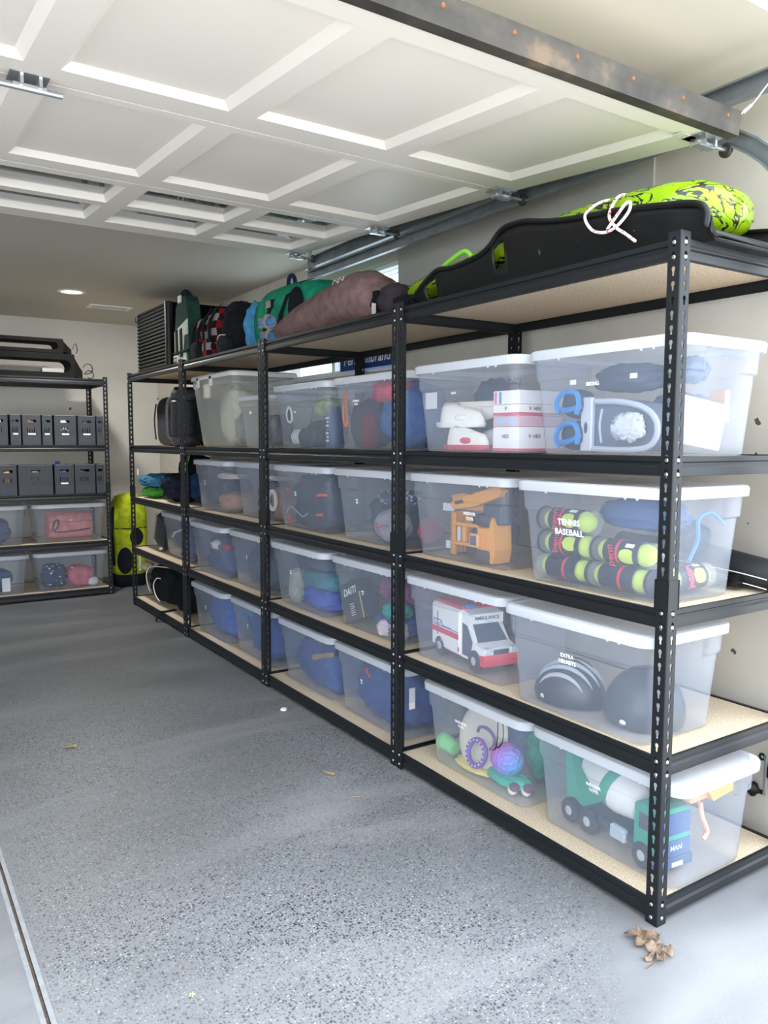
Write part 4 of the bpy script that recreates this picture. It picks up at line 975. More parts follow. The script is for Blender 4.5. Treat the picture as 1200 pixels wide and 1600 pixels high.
def m_ball():
    m, tt, b = newmat('pink_blue_fade'); tc = nd(tt, 'ShaderNodeTexCoord'); s_ = nd(tt, 'ShaderNodeSeparateXYZ'); tt.links.new(tc.outputs['Object'], s_.inputs[0])
    ml = nd(tt, 'ShaderNodeMath', operation='ADD'); tt.links.new(s_.outputs['Y'], ml.inputs[0]); 
    m2 = nd(tt, 'ShaderNodeMath', operation='MULTIPLY'); m2.inputs[1].default_value = .5; tt.links.new(s_.outputs['Z'], m2.inputs[0]); tt.links.new(m2.outputs[0], ml.inputs[1])
    mr = nd(tt, 'ShaderNodeMapRange'); mr.inputs[1].default_value = -.07; mr.inputs[2].default_value = .06; tt.links.new(ml.outputs[0], mr.inputs[0])
    r = nd(tt, 'ShaderNodeValToRGB'); e = r.color_ramp.elements; e[0].color = lin('#3f9fe0'); e[1].color = lin('#e65fae'); x = e.new(.5); x.color = lin('#9a74d6')
    tt.links.new(mr.outputs[0], r.inputs[0])
    v = nd(tt, 'ShaderNodeTexVoronoi'); v.inputs['Scale'].default_value = 90; tt.links.new(tc.outputs['Object'], v.inputs['Vector'])
    bp = nd(tt, 'ShaderNodeBump'); bp.inputs['Strength'].default_value = .9; bp.inputs['Distance'].default_value = .006; tt.links.new(v.outputs['Distance'], bp.inputs['Height']); tt.links.new(bp.outputs[0], b.inputs['Normal'])
    tt.links.new(r.outputs[0], b.inputs['Base Color']); b.inputs['Roughness'].default_value = .45; return m
obj('ball', blob((0, 0, 0), (.05, .058, .052), p=2, amp=0, sub=4), m_ball(), t)
solid('green_cup', lathe([(.025, 0), (.026, .002), (.034, .075), (.036, .078), (.033, .077), (.025, .006)], 22), mat('#86d38a', .45), 'light green cup lying at the far end of the outdoor toys box', 'cup')
o = bpy.data.objects['green_cup']; o.location = (.14, 1.045, z5+.040); o.rotation_euler = (radians(-80), 0, 0)
cloth('yellow_toy', (.14, .93, z5+.016), (.04, .10, .018), mat('#e4d27a', .6), 'pale yellow flat toy under the cream disc', 'toy', seed=81)
cloth('teal_toy', (.16, .76, z5+.028), (.05, .10, .026), mat('#37b39b', .6), 'teal soft toy under the pink and blue ball', 'toy', seed=82)
cloth('green_leaf_bag', (.28, .72, z5+.13), (.06, .05, .12), mat('#3f8f78', .6, var=.5, scale=14), 'green leaf patterned bag at the near end of the outdoor toys box', 'bag', seed=83)
for i, (y, x) in enumerate(((.69, .117), (.655, .15))):
    t = thing('toy_acorn', '%s brown and white ball toy in the bottom near corner' % ('left' if i == 0 else 'right'), 'toy', (x, y, z5+.022), 0, 'brown and white ball toys')
    obj('white_half', blob((0, .004, -.004), (.017, .017, .017), sub=3, amp=0), mat('#e9e2cf', .5), t); obj('brown_half', blob((0, -.004, .008), (.018, .018, .014), sub=3, amp=0), mat('#6a4256', .5), t)
solid('hanging_cord', MB().add(tube(smooth_path([(.062, .715, z5+.280), (.06, .713, z5+.22), (.059, .72, z5+.175), (.06, .735, z5+.16)], 5), .0022, 6)).add(tube(smooth_path([(.062, .69, z5+.280), (.06, .684, z5+.22), (.059, .70, z5+.185), (.059, .72, z5+.175)], 5), .0022, 6)), BLKPL, 'thin black cord hanging from under the lid of the outdoor toys box', 'cord')
cloth('navy_toy_bag', (.30, .93, z5+.09), (.06, .12, .085), mat('#6a84b8', .7), 'pale blue bag behind the cream disc', 'bag', seed=84)

# cement mixer
GRN = mat('#2f9e86', .4); t = thing('toy_mixer_truck', 'green toy cement mixer truck with a white drum in the indoor toys box', 'toy truck', (.188, .268, z5+.001), radians(-6)); t.scale = (1.06, 1.06, 1.06)
obj('chassis', cbox(-.05, .05, -.16, .20, .04, .062, .004), mat('#3a4457', .6), t, smooth=False)
obj('cab', cbox(-.062, .062, -.185, -.09, .045, .175, .008), GRN, t, smooth=False)
obj('windscreen', cbox(-.054, .054, -.188, -.183, .105, .165, .001), mat('#3f5a8c', .15), t, smooth=False)
obj('front_grille', cbox(-.055, .055, -.189, -.184, .045, .09, .001), mat('#48608c', .4), t, smooth=False)
obj('bumper', cbox(-.062, .062, -.195, -.15, .015, .045, .004), mat('#3c5078', .5), t, smooth=False)
obj('number_plate', box(-.02, .02, -.1965, -.1945, .022, .034), WHITE, t, smooth=False)
text('MAN', .02, mat('#d6dbe2', .3), t, frame((0, -.1902, .07), (1, 0, 0), (0, 0, 1)))
for sx in (-1, 1): obj('side_window', cbox(sx*.0625-.001, sx*.0625+.001, -.17, -.115, .11, .155, .0005), mat('#4a4f5e', .2), t, smooth=False)
Md = Matrix.Translation((0, -.07, .135)) @ Matrix.Rotation(radians(-12), 4, 'X') @ AX['y']
Md = Matrix.Translation((0, -.075, .125)) @ Matrix.Rotation(radians(14), 4, 'X') @ AX['y']
obj('drum', lathe([(.02, 0), (.035, .002), (.045, .02), (.062, .07), (.064, .10), (.055, .16), (.036, .22), (.03, .235)], 26, Md), mat('#e4e4e2', .4), t, ang=.9)
obj('drum_band', lathe([(.0645, .088), (.0655, .09), (.0635, .122), (.0625, .124)], 26, Md, False), GRN, t)
obj('drum_end_ring', lathe([(.034, -.002), (.04, .0), (.04, .008), (.036, .01)], 22, Md), mat('#cfcfd2', .4), t)
obj('chute', prism([(.12, .06), (.20, .06), (.21, .20), (.185, .215), (.16, .12)], -.045, .045, 'x'), GRN, t, smooth=False)
obj('side_tank', cbox(-.062, -.04, -.06, .0, .03, .07, .006), mat('#b6c0d0', .4), t, smooth=False)
for y in (.165, .085, -.13):
    for sx in (-1, 1): wheel(t, sx*.055, y, .036, .026)
t = thing('toy_digger', 'orange toy digger lying on top behind the green mixer truck', 'toy digger', (.30, .22, z5+.19))
obj('digger_body', cbox(-.10, .06, -.175, -.06, .01, .06, .008), mat('#f0a878', .5), t, smooth=False)
obj('digger_boom', prism([(-.02, .01), (.075, .02), (.075, .045), (.0, .06), (-.05, .05)], -.19, -.165, 'y'), mat('#e8b04a', .5), t, smooth=False)
obj('grab_arm', tube(smooth_path([(-.06, -.175, .01), (-.055, -.178, -.03), (-.04, -.18, -.06), (-.03, -.18, -.085), (-.05, -.18, -.10)], 5), .007, 7), mat('#f0b48c', .5), t)

# ------------------------------------------------------------------ top shelves
zt = ZT[0]
SP = m_splat()
t = thing('black_sled', 'long black plastic sled with cut-out hand holes on the nearest rack top', 'sled')
tp = [(1.215, 1.845), (1.18, 1.872), (1.12, 1.905), (1.06, 1.925), (.98, 1.918), (.88, 1.925), (.82, 1.935), (.775, 1.955), (.74, 1.982), (.70, 1.997), (.62, 1.996), (.54, 1.978), (.46, 1.963), (.36, 1.951), (.26, 1.942), (.16, 1.928), (.08, 1.915), (.02, 1.905), (-.02, 1.89), (-.035, 1.865), (-.03, 1.835)]
st = []
for (ya, za), (yb_, zb_) in zip(tp[:-1], tp[1:]):
    for k in range(3): st.append((ya+(yb_-ya)*k/3, za+(zb_-za)*k/3))
st.append(tp[-1])
bot = zt+.006
mb = MB(); NR = 6; rows = []
for y, z in st:
    e = min(1, max(0, (y+.035)/.12)); e2 = min(1, (1.215-y)/.15)
    row = [(.052+.02*(1-e), y, z)]
    for k in range(1, NR): 
        u = k/(NR-1); row.append((.052+.02*(1-e)+.028*u**1.5, y, z+(bot-z)*u))
    row += [(.25, y, bot), (.42, y, bot)]
    for k in range(1, 4): row.append((.42+.03*k, y, bot+(z-bot)*k/3))
    rows.append(row)
n = len(rows[0]); mb.v = [p for r in rows for p in r]
for a in range(len(rows)-1):
    ym = (rows[a][0][1]+rows[a+1][0][1])/2
    for i in range(n-1):
        if (.715 < ym < .765 and i in (1, 2)) or (1.085 < ym < 1.14 and i in (1, 2, 3)): continue
        mb.f.append((a*n+i, (a+1)*n+i, (a+1)*n+i+1, a*n+i+1)); mb.m.append(0)
for a in (0, len(rows)-1):
    for i in range(3):
        mb.f.append((a*n+i, a*n+i+1, a*n+n-2-i, a*n+n-1-i)); mb.m.append(0)
sl = obj('sled_hull', mb, BLKPL, t, ang=.8)
md = sl.modifiers.new('thickness', 'SOLIDIFY'); md.thickness = .004; md.offset = -1
for xx in (.050, .512): obj('rim', tube(smooth_path([(xx, y, z) for y, z in tp], 3), .009, 7), BLKPL, t, ang=2)
for y, z in ((.56, 1.893), (.40, 1.90), (.20, 1.885)):
    obj('rivet_boss', tube([(.062, y, z+.012), (.058, y-.008, z-.012)], [.004, .002], 6), mat('#4a4c50', .3), t)
t = thing('green_sled', 'lime green sled with black splatter nested in the black sled', 'sled')
rings = []
ax = [(1.50, 1.900, .02, .015), (1.47, 1.902, .10, .035), (1.38, 1.905, .15, .05), (1.2, 1.915, .175, .055), (1.0, 1.93, .185, .055), (.8, 1.95, .19, .055), (.6, 1.965, .195, .058), (.4, 1.966, .20, .063), (.25, 1.958, .20, .068), (.15, 1.95, .185, .072), (.09, 1.945, .155, .068), (.055, 1.94, .11, .052), (.035, 1.94, .04, .022)]
for y, z, hw, hh in ax:
    rings.append([(.285+hw*(abs(cos(a))**.75)*(1 if cos(a) > 0 else -1), y, z+hh*(abs(sin(a))**.8)*(1 if sin(a) > 0 else -1)) for a in [2*pi*k/24 for k in range(24)]])
obj('sled_hull', loft(rings), SP, t, ang=2)
for x, y, z in ((.125, .10, 1.93), (.088, .40, 1.955)): obj('hand_grip', blob((x, y, z), (.016, .04, .012), sub=3, amp=0), mat('#58b820', .4), t)
obj('tow_loop', tube(smooth_path([(.12, 1.16, 1.935), (.11, 1.09, 1.958), (.11, 1.0, 1.982), (.11, .965, 1.975), (.12, .95, 1.95)], 5), .009, 8), mat('#8ee04a', .4), t, ang=2)
solid('tow_rope', tube(smooth_path([(.14, .30, 2.0), (.085, .335, 1.99), (.036, .35, 1.95), (.034, .325, 1.905), (.032, .28, 1.885), (.032, .235, 1.89), (.034, .195, 1.92), (.036, .19, 1.945), (.034, .205, 1.945), (.030, .235, 1.915), (.030, .262, 1.89)], 6), .0043, 8), m_rope(), 'white and red flecked rope looped over the side of the black sled', 'rope')
solid('tow_rope', tube(smooth_path([(.14, .27, 2.0), (.085, .272, 1.99), (.036, .262, 1.93), (.033, .235, 1.89), (.031, .20, 1.865), (.030, .165, 1.838)], 6), .0043, 8), m_rope(), 'white and red flecked rope end trailing down to the shelf edge', 'rope')

# sleeping bag and neighbours
t = thing('sleeping_bag', 'mauve brown rolled sleeping bag in its sack on the second rack top', 'sleeping bag')
rings = []; N = 28
for i, (y, r, w) in enumerate(((2.47, .03, .05), (2.455, .05, .07), (2.40, .064, .08), (2.25, .082, .10), (2.10, .097, .135), (1.95, .112, .14), (1.82, .122, .145), (1.74, .125, .145), (1.68, .118, .14), (1.63, .105, .125), (1.60, .088, .105), (1.585, .07, .08))):
    ring = []
    for k in range(N):
        a = 2*pi*k/N; wr_ = 1+.05*noise.noise(Vector((cos(a)*2, sin(a)*2, y*4)))+(.08*sin(a*9+y*30)*max(0, (1.75-y)/.17) if y < 1.75 else 0)
        ring.append((.175-.05*max(0, min(1, (y-2.0)/.3))+w*cos(a)*wr_, y, max(zt+.002, zt+r+r*sin(a)*wr_)))
    rings.append(ring)
MAUVE = fabric('#77605f')
obj('sack', loft(rings), MAUVE, t, ang=2)
obj('inner_opening', blob((.15, 1.585, zt+.08), (.06, .03, .055), seed=91, sub=3, amp=.2, ridge=.2), DKFAB, t)
obj('drawstring_tag', box(.085, .105, 1.565, 1.567, zt+.03, zt+.075), WHITE, t, smooth=False)
obj('stitched_lettering', MB().add(tube(smooth_path([(.05, 1.84, zt+.19), (.046, 1.81, zt+.205), (.05, 1.79, zt+.19), (.046, 1.77, zt+.208), (.05, 1.75, zt+.195), (.05, 1.735, zt+.21)], 5), .0022, 5)), mat('#c9bfbd', .8), t)
cloth('black_stuff_sack', (.14, 1.44, zt+.07), (.095, .075, .068), fabric('#39333a'), 'dark grey stuff sack between the sleeping bag and the green sled', 'bag', seed=92, flat=zt+.001)
cloth('black_glove', (.12, 1.355, zt+.04), (.06, .05, .04), DKFAB, 'black glove under the far end of the green sled', 'glove', seed=93, flat=zt+.001)
t = thing('duffel_bag', 'green duffel bag with black panels and shoulder strap on the third rack top', 'duffel bag', (.075, 0, 0))
TEAL = fabric('#23906f')
rings = []
for y, hw, hh in ((2.36, .10, .10), (2.38, .15, .15), (2.45, .17, .175), (2.7, .18, .185), (2.95, .175, .185), (3.06, .16, .17), (3.10, .11, .11)):
    rings.append([(.30+hw*(abs(cos(a))**.7)*(1 if cos(a) > 0 else -1), y, zt+.002+hh+hh*(abs(sin(a))**.7)*(1 if sin(a) > 0 else -1)*(1+.04*noise.noise(Vector((cos(a)*3, sin(a)*3, y*5))))) for a in [2*pi*k/28 for k in range(28)]])
obj('bag_body', loft(rings), TEAL, t, ang=2)
obj('end_panel', loft([[(.128+.0*k, 2.50+.085*cos(a), zt+.20+.105*sin(a)) for a in [2*pi*j/20 for j in range(20)]] for k in (0,)]+[[(.122, 2.50+.08*cos(a), zt+.20+.10*sin(a)) for a in [2*pi*j/20 for j in range(20)]]]), DKFAB, t, ang=.5)
for y in (2.80, 2.62): obj('shoulder_strap', loft([[(x, y+dy+s_, z) for s_ in (-.022, .022)]+[(x-.004, y+dy+s_, z) for s_ in (.022, -.022)] for x, dy, z in ((.30, -.10, zt+.378), (.20, -.06, zt+.35), (.135, -.02, zt+.28), (.115, .03, zt+.18), (.115, .07, zt+.09), (.13, .09, zt+.01))]), DKFAB, t, smooth=False)
obj('strap_buckle', cbox(.108, .122, 2.76, 2.83, zt+.23, zt+.275, .003), BLKPL, t, smooth=False)
obj('handle_loop', tube(smooth_path([(.25, 2.83, zt+.36), (.25, 2.82, zt+.41), (.25, 2.78, zt+.425), (.25, 2.75, zt+.40), (.25, 2.74, zt+.36)], 5), .012, 8), NAVY, t, ang=2)
for i, (y, z, s) in enumerate(((2.56, zt+.115, 'upper'), (2.535, zt+.04, 'lower'))):
    t = thing('work_glove', '%s of two blue and grey gloves in front of the green duffel' % s, 'glove', (.075, y, z), 0, 'blue and grey gloves')
    obj('palm', blob((0, 0, 0), (.035, .05, .034), seed=94+i, sub=3, amp=.2, ridge=.2), fabric('#4f8cc4'), t)
    obj('cuff', tube([(-.01, -.05+.0*k, 0) if False else (-.012+.032*cos(a), -.04+.008*sin(2*a), .03*sin(a)) for a in [2*pi*k/16 for k in range(16)]], .011, 7, True), fabric('#8a8785'), t)
    for k in (-1, 0, 1): obj('finger', tube([(-.02, .02, .018*k), (-.028, .055, .02*k), (-.02, .075, .018*k)], [.011, .011, .007], 7), fabric('#85827f' if k else '#4f8cc4'), t, ang=2)
cloth('blue_jacket', (.28, 3.125, zt+.165), (.10, .028, .16), fabric('#4f97c4'), 'light blue cloth standing beside the green duffel', 'clothing', seed=96, flat=zt+.001)
t = thing('black_backpack', 'black backpack between the plaid packs and the green duffel', 'backpack', (0, 0, 0))
obj('pack_body', blob((.26, 3.27, zt+.17), (.15, .085, .17), p=3, seed=97, flat=zt+.001, ridge=.1), DKFAB, t, ang=3)
obj('front_pocket', blob((.12, 3.27, zt+.07), (.045, .07, .06), p=3, seed=98), fabric('#25272c'), t, ang=3)
obj('zip_line', tube(smooth_path([(.095, 3.34, zt+.11), (.085, 3.28, zt+.13), (.095, 3.21, zt+.125)], 4), .002, 5), WHITE, t)
PL = m_plaid()
for i, (y, h) in enumerate(((3.69, .155), (3.48, .175))):
    t = thing('plaid_backpack', ('left' if i == 0 else 'right')+' of two red and black plaid backpacks on the rack top', 'backpack', (0, 0, 0), 0, 'plaid backpacks')
    obj('pack_body', blob((.235, y, zt+h), (.14, .095, h), p=3, seed=100+i, flat=zt+.001, ridge=.08), PL, t, ang=3)
    obj('front_pocket', blob((.10, y, zt+.07), (.035, .075, .065), p=3, seed=103+i), PL if i else DKFAB, t, ang=3)
    for k in (-1, 1): obj('shoulder_strap', tube(smooth_path([(.14, y+.05*k, zt+2*h*.93), (.085, y+.055*k, zt+h*1.3), (.08, y+.05*k, zt+.10)], 5), .009, 6), DKFAB, t)
    obj('zip_pull', tube([(.088, y-.02, zt+.17), (.086, y-.05, zt+.225)], .004, 5), WHITE, t)
t = thing('life_vest', 'dark green and white life vest standing beside the ribbed crate', 'life vest', (.06, 3.96, zt))
obj('vest_body', prism([(-.135, 0), (.14, 0), (.145, .23), (.11, .40), (.055, .45), (-.06, .46), (-.10, .42), (-.13, .25)], .03, .12, 'x'), fabric('#1f3a33'), t, smooth=False)
obj('white_panel', prism([(-.10, .03), (.135, .03), (.138, .24), (.06, .26), (-.12, .30), (-.125, .20), (-.05, .20), (-.03, .09), (-.09, .08)], .024, .031, 'x'), fabric('#b9c3b3'), t, smooth=False)
for y in (.085, -.005): obj('black_strap', prism([(y-.02, .06), (y+.02, .06), (y+.022, .24), (y-.014, .25)], .017, .024, 'x'), DKFAB, t, smooth=False)
obj('waist_belt', cbox(.013, .025, -.14, .142, .085, .10, .002), DKFAB, t, smooth=False)
obj('collar_tag', cbox(.02, .034, -.005, .05, .42, .47, .004), mat('#cfd2cb', .7), t, smooth=False); obj('collar', tube(smooth_path([(.07, .08, .44), (.06, .04, .49), (.06, -.03, .485), (.08, -.05, .45)], 5), .018, 8), DKFAB, t, ang=2)
obj('badge', cbox(.012, .026, .04, .135, .015, .075, .002), mat('#cfd4cb', .7), t, smooth=False); obj('badge_letters', MB().add((text_m.v, text_m.f)) if False else box(.0105, .0122, .062, .13, .025, .065), BLKPL, t, smooth=False)
text('LEVI', .03, mat('#cfd4cb', .7), t, frame((.0098, .096, .045), (0, -1, 0), (0, 0, 1)))
t = thing('louvered_crate', 'tall black ribbed plastic crate on the farthest rack top', 'crate', (0, 0, zt+.001))
obj('crate_body', cbox(.066, .48, 4.20, 4.90, 0, .465, .012), mat('#050506', .8, spec=.1), t, smooth=False)
for k in range(17): obj('rib', loft([[(.066, y, .02+.026*k), (.056, y, .026+.026*k), (.056, y, .032+.026*k), (.066, y, .042+.026*k)] for y in (4.21, 4.89)]), mat('#08090a', .75, spec=.12), t, smooth=False)
obj('side_post', tube([(.075, 4.185, .005), (.075, 4.185, .46)], .028, 10), BLKPL, t)
obj('corner_latch', cbox(.05, .066, 4.86, 4.92, .40, .44, .003), BLKPL, t, smooth=False)

# rack 4 contents
z2 = ZT[1]+.001
t = thing('black_suitcase', 'black fabric suitcase behind the upright speaker', 'suitcase')
obj('case_body', blob((.33, 4.72, z2+.19), (.14, .23, .19), p=5, seed=111, amp=.03, flat=z2), mat('#16181e', .8, var=.3, scale=8), t, ang=2)
obj('case_piping', tube(smooth_path([(.20, 4.94, z2+.05), (.19, 4.94, z2+.2), (.20, 4.92, z2+.33)], 5), .006, 6), BLKPL, t)
t = thing('boombox', 'black cylinder boombox standing on end with a grey carry handle', 'speaker', (.155, 4.12, z2))
obj('speaker_body', lathe([(.07, 0), (.085, .01), (.092, .03), (.094, .06), (.09, .075), (.098, .085), (.098, .31), (.09, .32), (.094, .335), (.092, .37), (.085, .39), (.07, .40)], 30), mat('#26282d', .55, var=.1, scale=200), t, ang=.6)
for z in (.045, .35): obj('end_ring', lathe([(.093, z-.02), (.0965, z-.012), (.0965, z+.012), (.093, z+.02)], 30, None, False), mat('#3d4046', .25), t)
obj('end_cap', lathe([(.03, .398), (.075, .398), (.07, .412), (.03, .415)], 24), BLKPL, t)
obj('carry_handle', tube(smooth_path([(-.055, .08, .04), (-.075, .12, .07), (-.08, .135, .13), (-.08, .135, .27), (-.07, .115, .33), (-.05, .08, .36)], 5), .014, 8), mat('#55585e', .4), t, ang=2)
cloth('black_bag', (.32, 3.93, z2+.17), (.14, .07, .17), DKFAB, 'black bag between the boombox and the tall tote', 'bag', seed=112, p=4, flat=z2)
z3_ = ZT[2]+.001
cloth('rain_jacket', (.17, 4.76, z3_+.135), (.15, .20, .055), fabric('#3c6f8f'), 'steel blue rain jacket heaped on the farthest rack', 'jacket', seed=113, ridge=.25)
cloth('green_stuff_sack', (.14, 4.80, z3_+.045), (.10, .13, .045), fabric('#4f9a3f'), 'green nylon sack under the steel blue jacket', 'bag', seed=114, ridge=.25, flat=z3_)
cloth('navy_sack', (.18, 4.27, z3_+.11), (.14, .24, .11), fabric('#1a2030'), 'navy nylon sack beside the green sack', 'bag', seed=115, ridge=.25, flat=z3_)
cloth('navy_sack', (.28, 3.93, z3_+.13), (.16, .12, .13), fabric('#223a58'), 'dark blue sack at the near end of the farthest rack shelf', 'bag', seed=116, ridge=.2, flat=z3_)
t = thing('hiking_pack', 'black pack with lime piping behind the steel blue jacket', 'backpack')
obj('pack_body', blob((.42, 4.66, z3_+.17), (.12, .15, .17), p=3, seed=117, flat=z3_), DKFAB, t, ang=3)
for y in (4.56, 4.52): obj('lime_piping', tube(smooth_path([(.32, y, z3_+.33), (.30, y, z3_+.25), (.305, y, z3_+.18)], 4), .006, 6), mat('#8fc43a', .6), t)
solid('care_card', cbox(.05, .052, 4.93, 5.0-.02, z3_+.17, z3_+.22, .0005), WHITE, 'white care card on the steel blue jacket', 'card', smooth=False)
z4_ = ZT[3]+.001
t = thing('ribbed_case', 'dark ribbed case leaning behind the box on the farthest rack', 'case', (.24, 4.70, z4_), 0, rot=(radians(24), 0, 0))
obj('case_body', cbox(-.13, .13, -.085, .085, .05, .29, .015), mat('#34343a', .5), t, smooth=False)
for k in range(9): obj('rib', cbox(-.137, -.129, -.08, .08, .065+.024*k, .075+.024*k, .002), mat('#55555b', .4), t, smooth=False)
obj('chrome_corner', blob((-.12, -.075, .06), (.022, .022, .02), sub=2, amp=0), SILVER, t)
obj('silver_edge', tube(smooth_path([(-.135, .088, .06), (-.137, .092, .15), (-.135, .088, .28)], 4), .005, 6), SILVER, t)
cloth('black_pouch', (.30, 4.90, z4_+.12), (.12, .06, .12), DKFAB, 'black pouch behind the ribbed case', 'bag', seed=118, flat=z4_)
z5_ = ZT[4]+.001
t = thing('sports_bag', 'black sports bag with white curved piping on the farthest bottom shelf', 'bag')
obj('bag_body', blob((.25, 4.62, z5_+.145), (.19, .30, .145), p=3, seed=119, flat=z5_, ridge=.1), DKFAB, t, ang=3)
obj('piping', tube(smooth_path([(.16, 4.45, z5_+.285), (.10, 4.68, z5_+.275), (.075, 4.80, z5_+.25), (.065, 4.84, z5_+.18), (.068, 4.80, z5_+.10), (.07, 4.76, z5_+.07)], 6), .0045, 6), WHITE, t)
obj('piping', tube(smooth_path([(.07, 4.50, z5_+.21), (.062, 4.57, z5_+.20), (.06, 4.64, z5_+.14), (.062, 4.60, z5_+.07), (.068, 4.52, z5_+.035)], 6), .0045, 6), WHITE, t)
obj('shoulder_strap', loft([[(x, y-.02, z), (x, y+.02, z), (x, y+.02, z+.004), (x, y-.02, z+.004)] for x, y, z in ((.12, 4.30, z5_+.003), (.05, 4.28, z5_+.004), (.0, 4.27, z5_+.006), (-.02, 4.27, .05), (-.04, 4.27, .005))]), DKFAB, t, smooth=False)
cloth('black_duffel', (.24, 4.13, z5_+.16), (.18, .17, .16), fabric('#16181d'), 'black duffel at the near end of the farthest bottom shelf', 'bag', seed=120, p=3, flat=z5_)
cloth('beige_pouch', (.09, 4.90, z5_+.25), (.05, .05, .035), fabric('#b3a384'), 'beige pouch on the far end of the black sports bag', 'bag', seed=121)

# yellow backpack on the floor in the back corner
t = thing('yellow_backpack', 'lime yellow backpack standing on the floor in the back corner', 'backpack', (.21, 5.86, 0))
LIM = fabric('#a5b326')
rings = []
for z, hx, hy in ((.11, .125, .10), (.14, .135, .11), (.3, .14, .115), (.5, .145, .12), (.53, .14, .115), (.55, .145, .125), (.65, .145, .13), (.75, .13, .115), (.81, .10, .085), (.835, .05, .05)):
    rings.append([(p[0]*(1+.05*noise.noise(Vector((p[0]*20, p[1]*20, z*12)))), p[1], z) for p in rrect(hx, hy, .05, z)])
obj('pack_body', loft(rings), LIM, t, ang=1.2)
obj('base_panel', loft([rrect(.12, .095, .04, .0), rrect(.128, .103, .04, .01), rrect(.13, .105, .04, .11)]), DKFAB, t, ang=1)
for c, r1, r2 in (((.04, .45), .06, .075), ((-.065, .24), .07, .12)):
    obj('black_panel', loft([[(c[0]+r1*f_*cos(a), -.118-.004*(f_ < 1), c[1]+r2*f_*sin(a)) for a in [2*pi*k/20 for k in range(20)]] for f_ in (1.0, .95)]), DKFAB, t, ang=.5)
obj('silver_strip', cbox(.055, .075, -.122, -.112, .14, .33, .002), mat('#c9ced3', .3), t, smooth=False)
obj('top_seam', tube(smooth_path([(-.14, -.10, .53), (0, -.125, .525), (.14, -.10, .53)], 5), .005, 6), DKFAB, t)
for sx in (-1,): obj('side_strap', tube(smooth_path([(sx*.14, -.06, .72), (sx*.17, -.09, .5), (sx*.15, -.06, .2)], 5), .014, 7), DKFAB, t)

# ------------------------------------------------------------------ back rack top shelf and bins
def slot_frame(label, x1, z, w, h, d, y, hold):
    t = thing('folded_stand', label, 'stand', (x1, y, z), 0, 'long black plastic frames')
    ho, hi = [], []
    def rr(x0, x1_, z0, z1, r):
        p = []
        for cx, cz, a0 in ((x1_-r, z1-r, 0), (x0+r, z1-r, 90), (x0+r, z0+r, 180), (x1_-r, z0+r, 270)):
            for k in range(6): a = radians(a0+18*k); p.append((cx+r*cos(a), cz+r*sin(a)))
        return p
    o = rr(-w, 0, 0, h, .012); i = rr(-w+.06, -hold, h*.24, h*.76, h*.255)
    R = [[(x, 0, zz_) for x, zz_ in o], [(x, d, zz_) for x, zz_ in o], [(x, d, zz_) for x, zz_ in i], [(x, 0, zz_) for x, zz_ in i], [(x, 0, zz_) for x, zz_ in o]]
    obj('frame', loft(R, False, False), mat('#060708', .7, spec=.15), t, ang=.5)
    obj('end_cone', loft([[(0, .02, h*.15), (0, d-.02, h*.15), (0, d-.02, h*.9), (0, .02, h*.9)], [(.05, .05, h*.05), (.05, d-.05, h*.05), (.05, d-.05, h*.5), (.05, .05, h*.5)], [(.075, .07, h*.05), (.075, d-.07, h*.05), (.075, d-.07, h*.35), (.075, .07, h*.35)]]), BLKPL, t, smooth=False)
    return t
slot_frame('lower long black slotted plastic frame on the back rack top', -.262, zt+.002, .95, .20, .26, 5.58, .03)
slot_frame('upper long black slotted plastic frame on the back rack top', -.345, zt+.205, .87, .115, .26, 5.58, .04)
solid('cable_loop', tube(smooth_path([(-.19, 5.62, zt+.10), (-.165, 5.615, zt+.13), (-.13, 5.61, zt+.125), (-.115, 5.61, zt+.09), (-.13, 5.61, zt+.06), (-.16, 5.615, zt+.05), (-.185, 5.62, zt+.05)], 5), .004, 6), BLKPL, 'big thin black cable loop at the end of the lower frame', 'cable')
solid('cable_loop', tube(smooth_path([(-.18, 5.60, zt+.055), (-.15, 5.60, zt+.075), (-.12, 5.60, zt+.065), (-.11, 5.60, zt+.035), (-.13, 5.60, zt+.012), (-.16, 5.60, zt+.02)], 5), .004, 6), BLKPL, 'small thin black cable loop lying on the back rack top', 'cable')
solid('cable_loop', tube(smooth_path([(-.262, 5.63, zt+.245), (-.25, 5.63, zt+.29), (-.235, 5.63, zt+.285), (-.228, 5.63, zt+.245), (-.238, 5.63, zt+.212)], 5), .0035, 6), BLKPL, 'thin upright black cable loop beside the upper frame', 'cable')
solid('grey_box', cbox(-.50, -.33, 5.66, 5.75, zt+.052, zt+.088, .004), mat('#8e8f90', .5), 'small grey box seen through the slot of the lower frame', 'box', smooth=False)
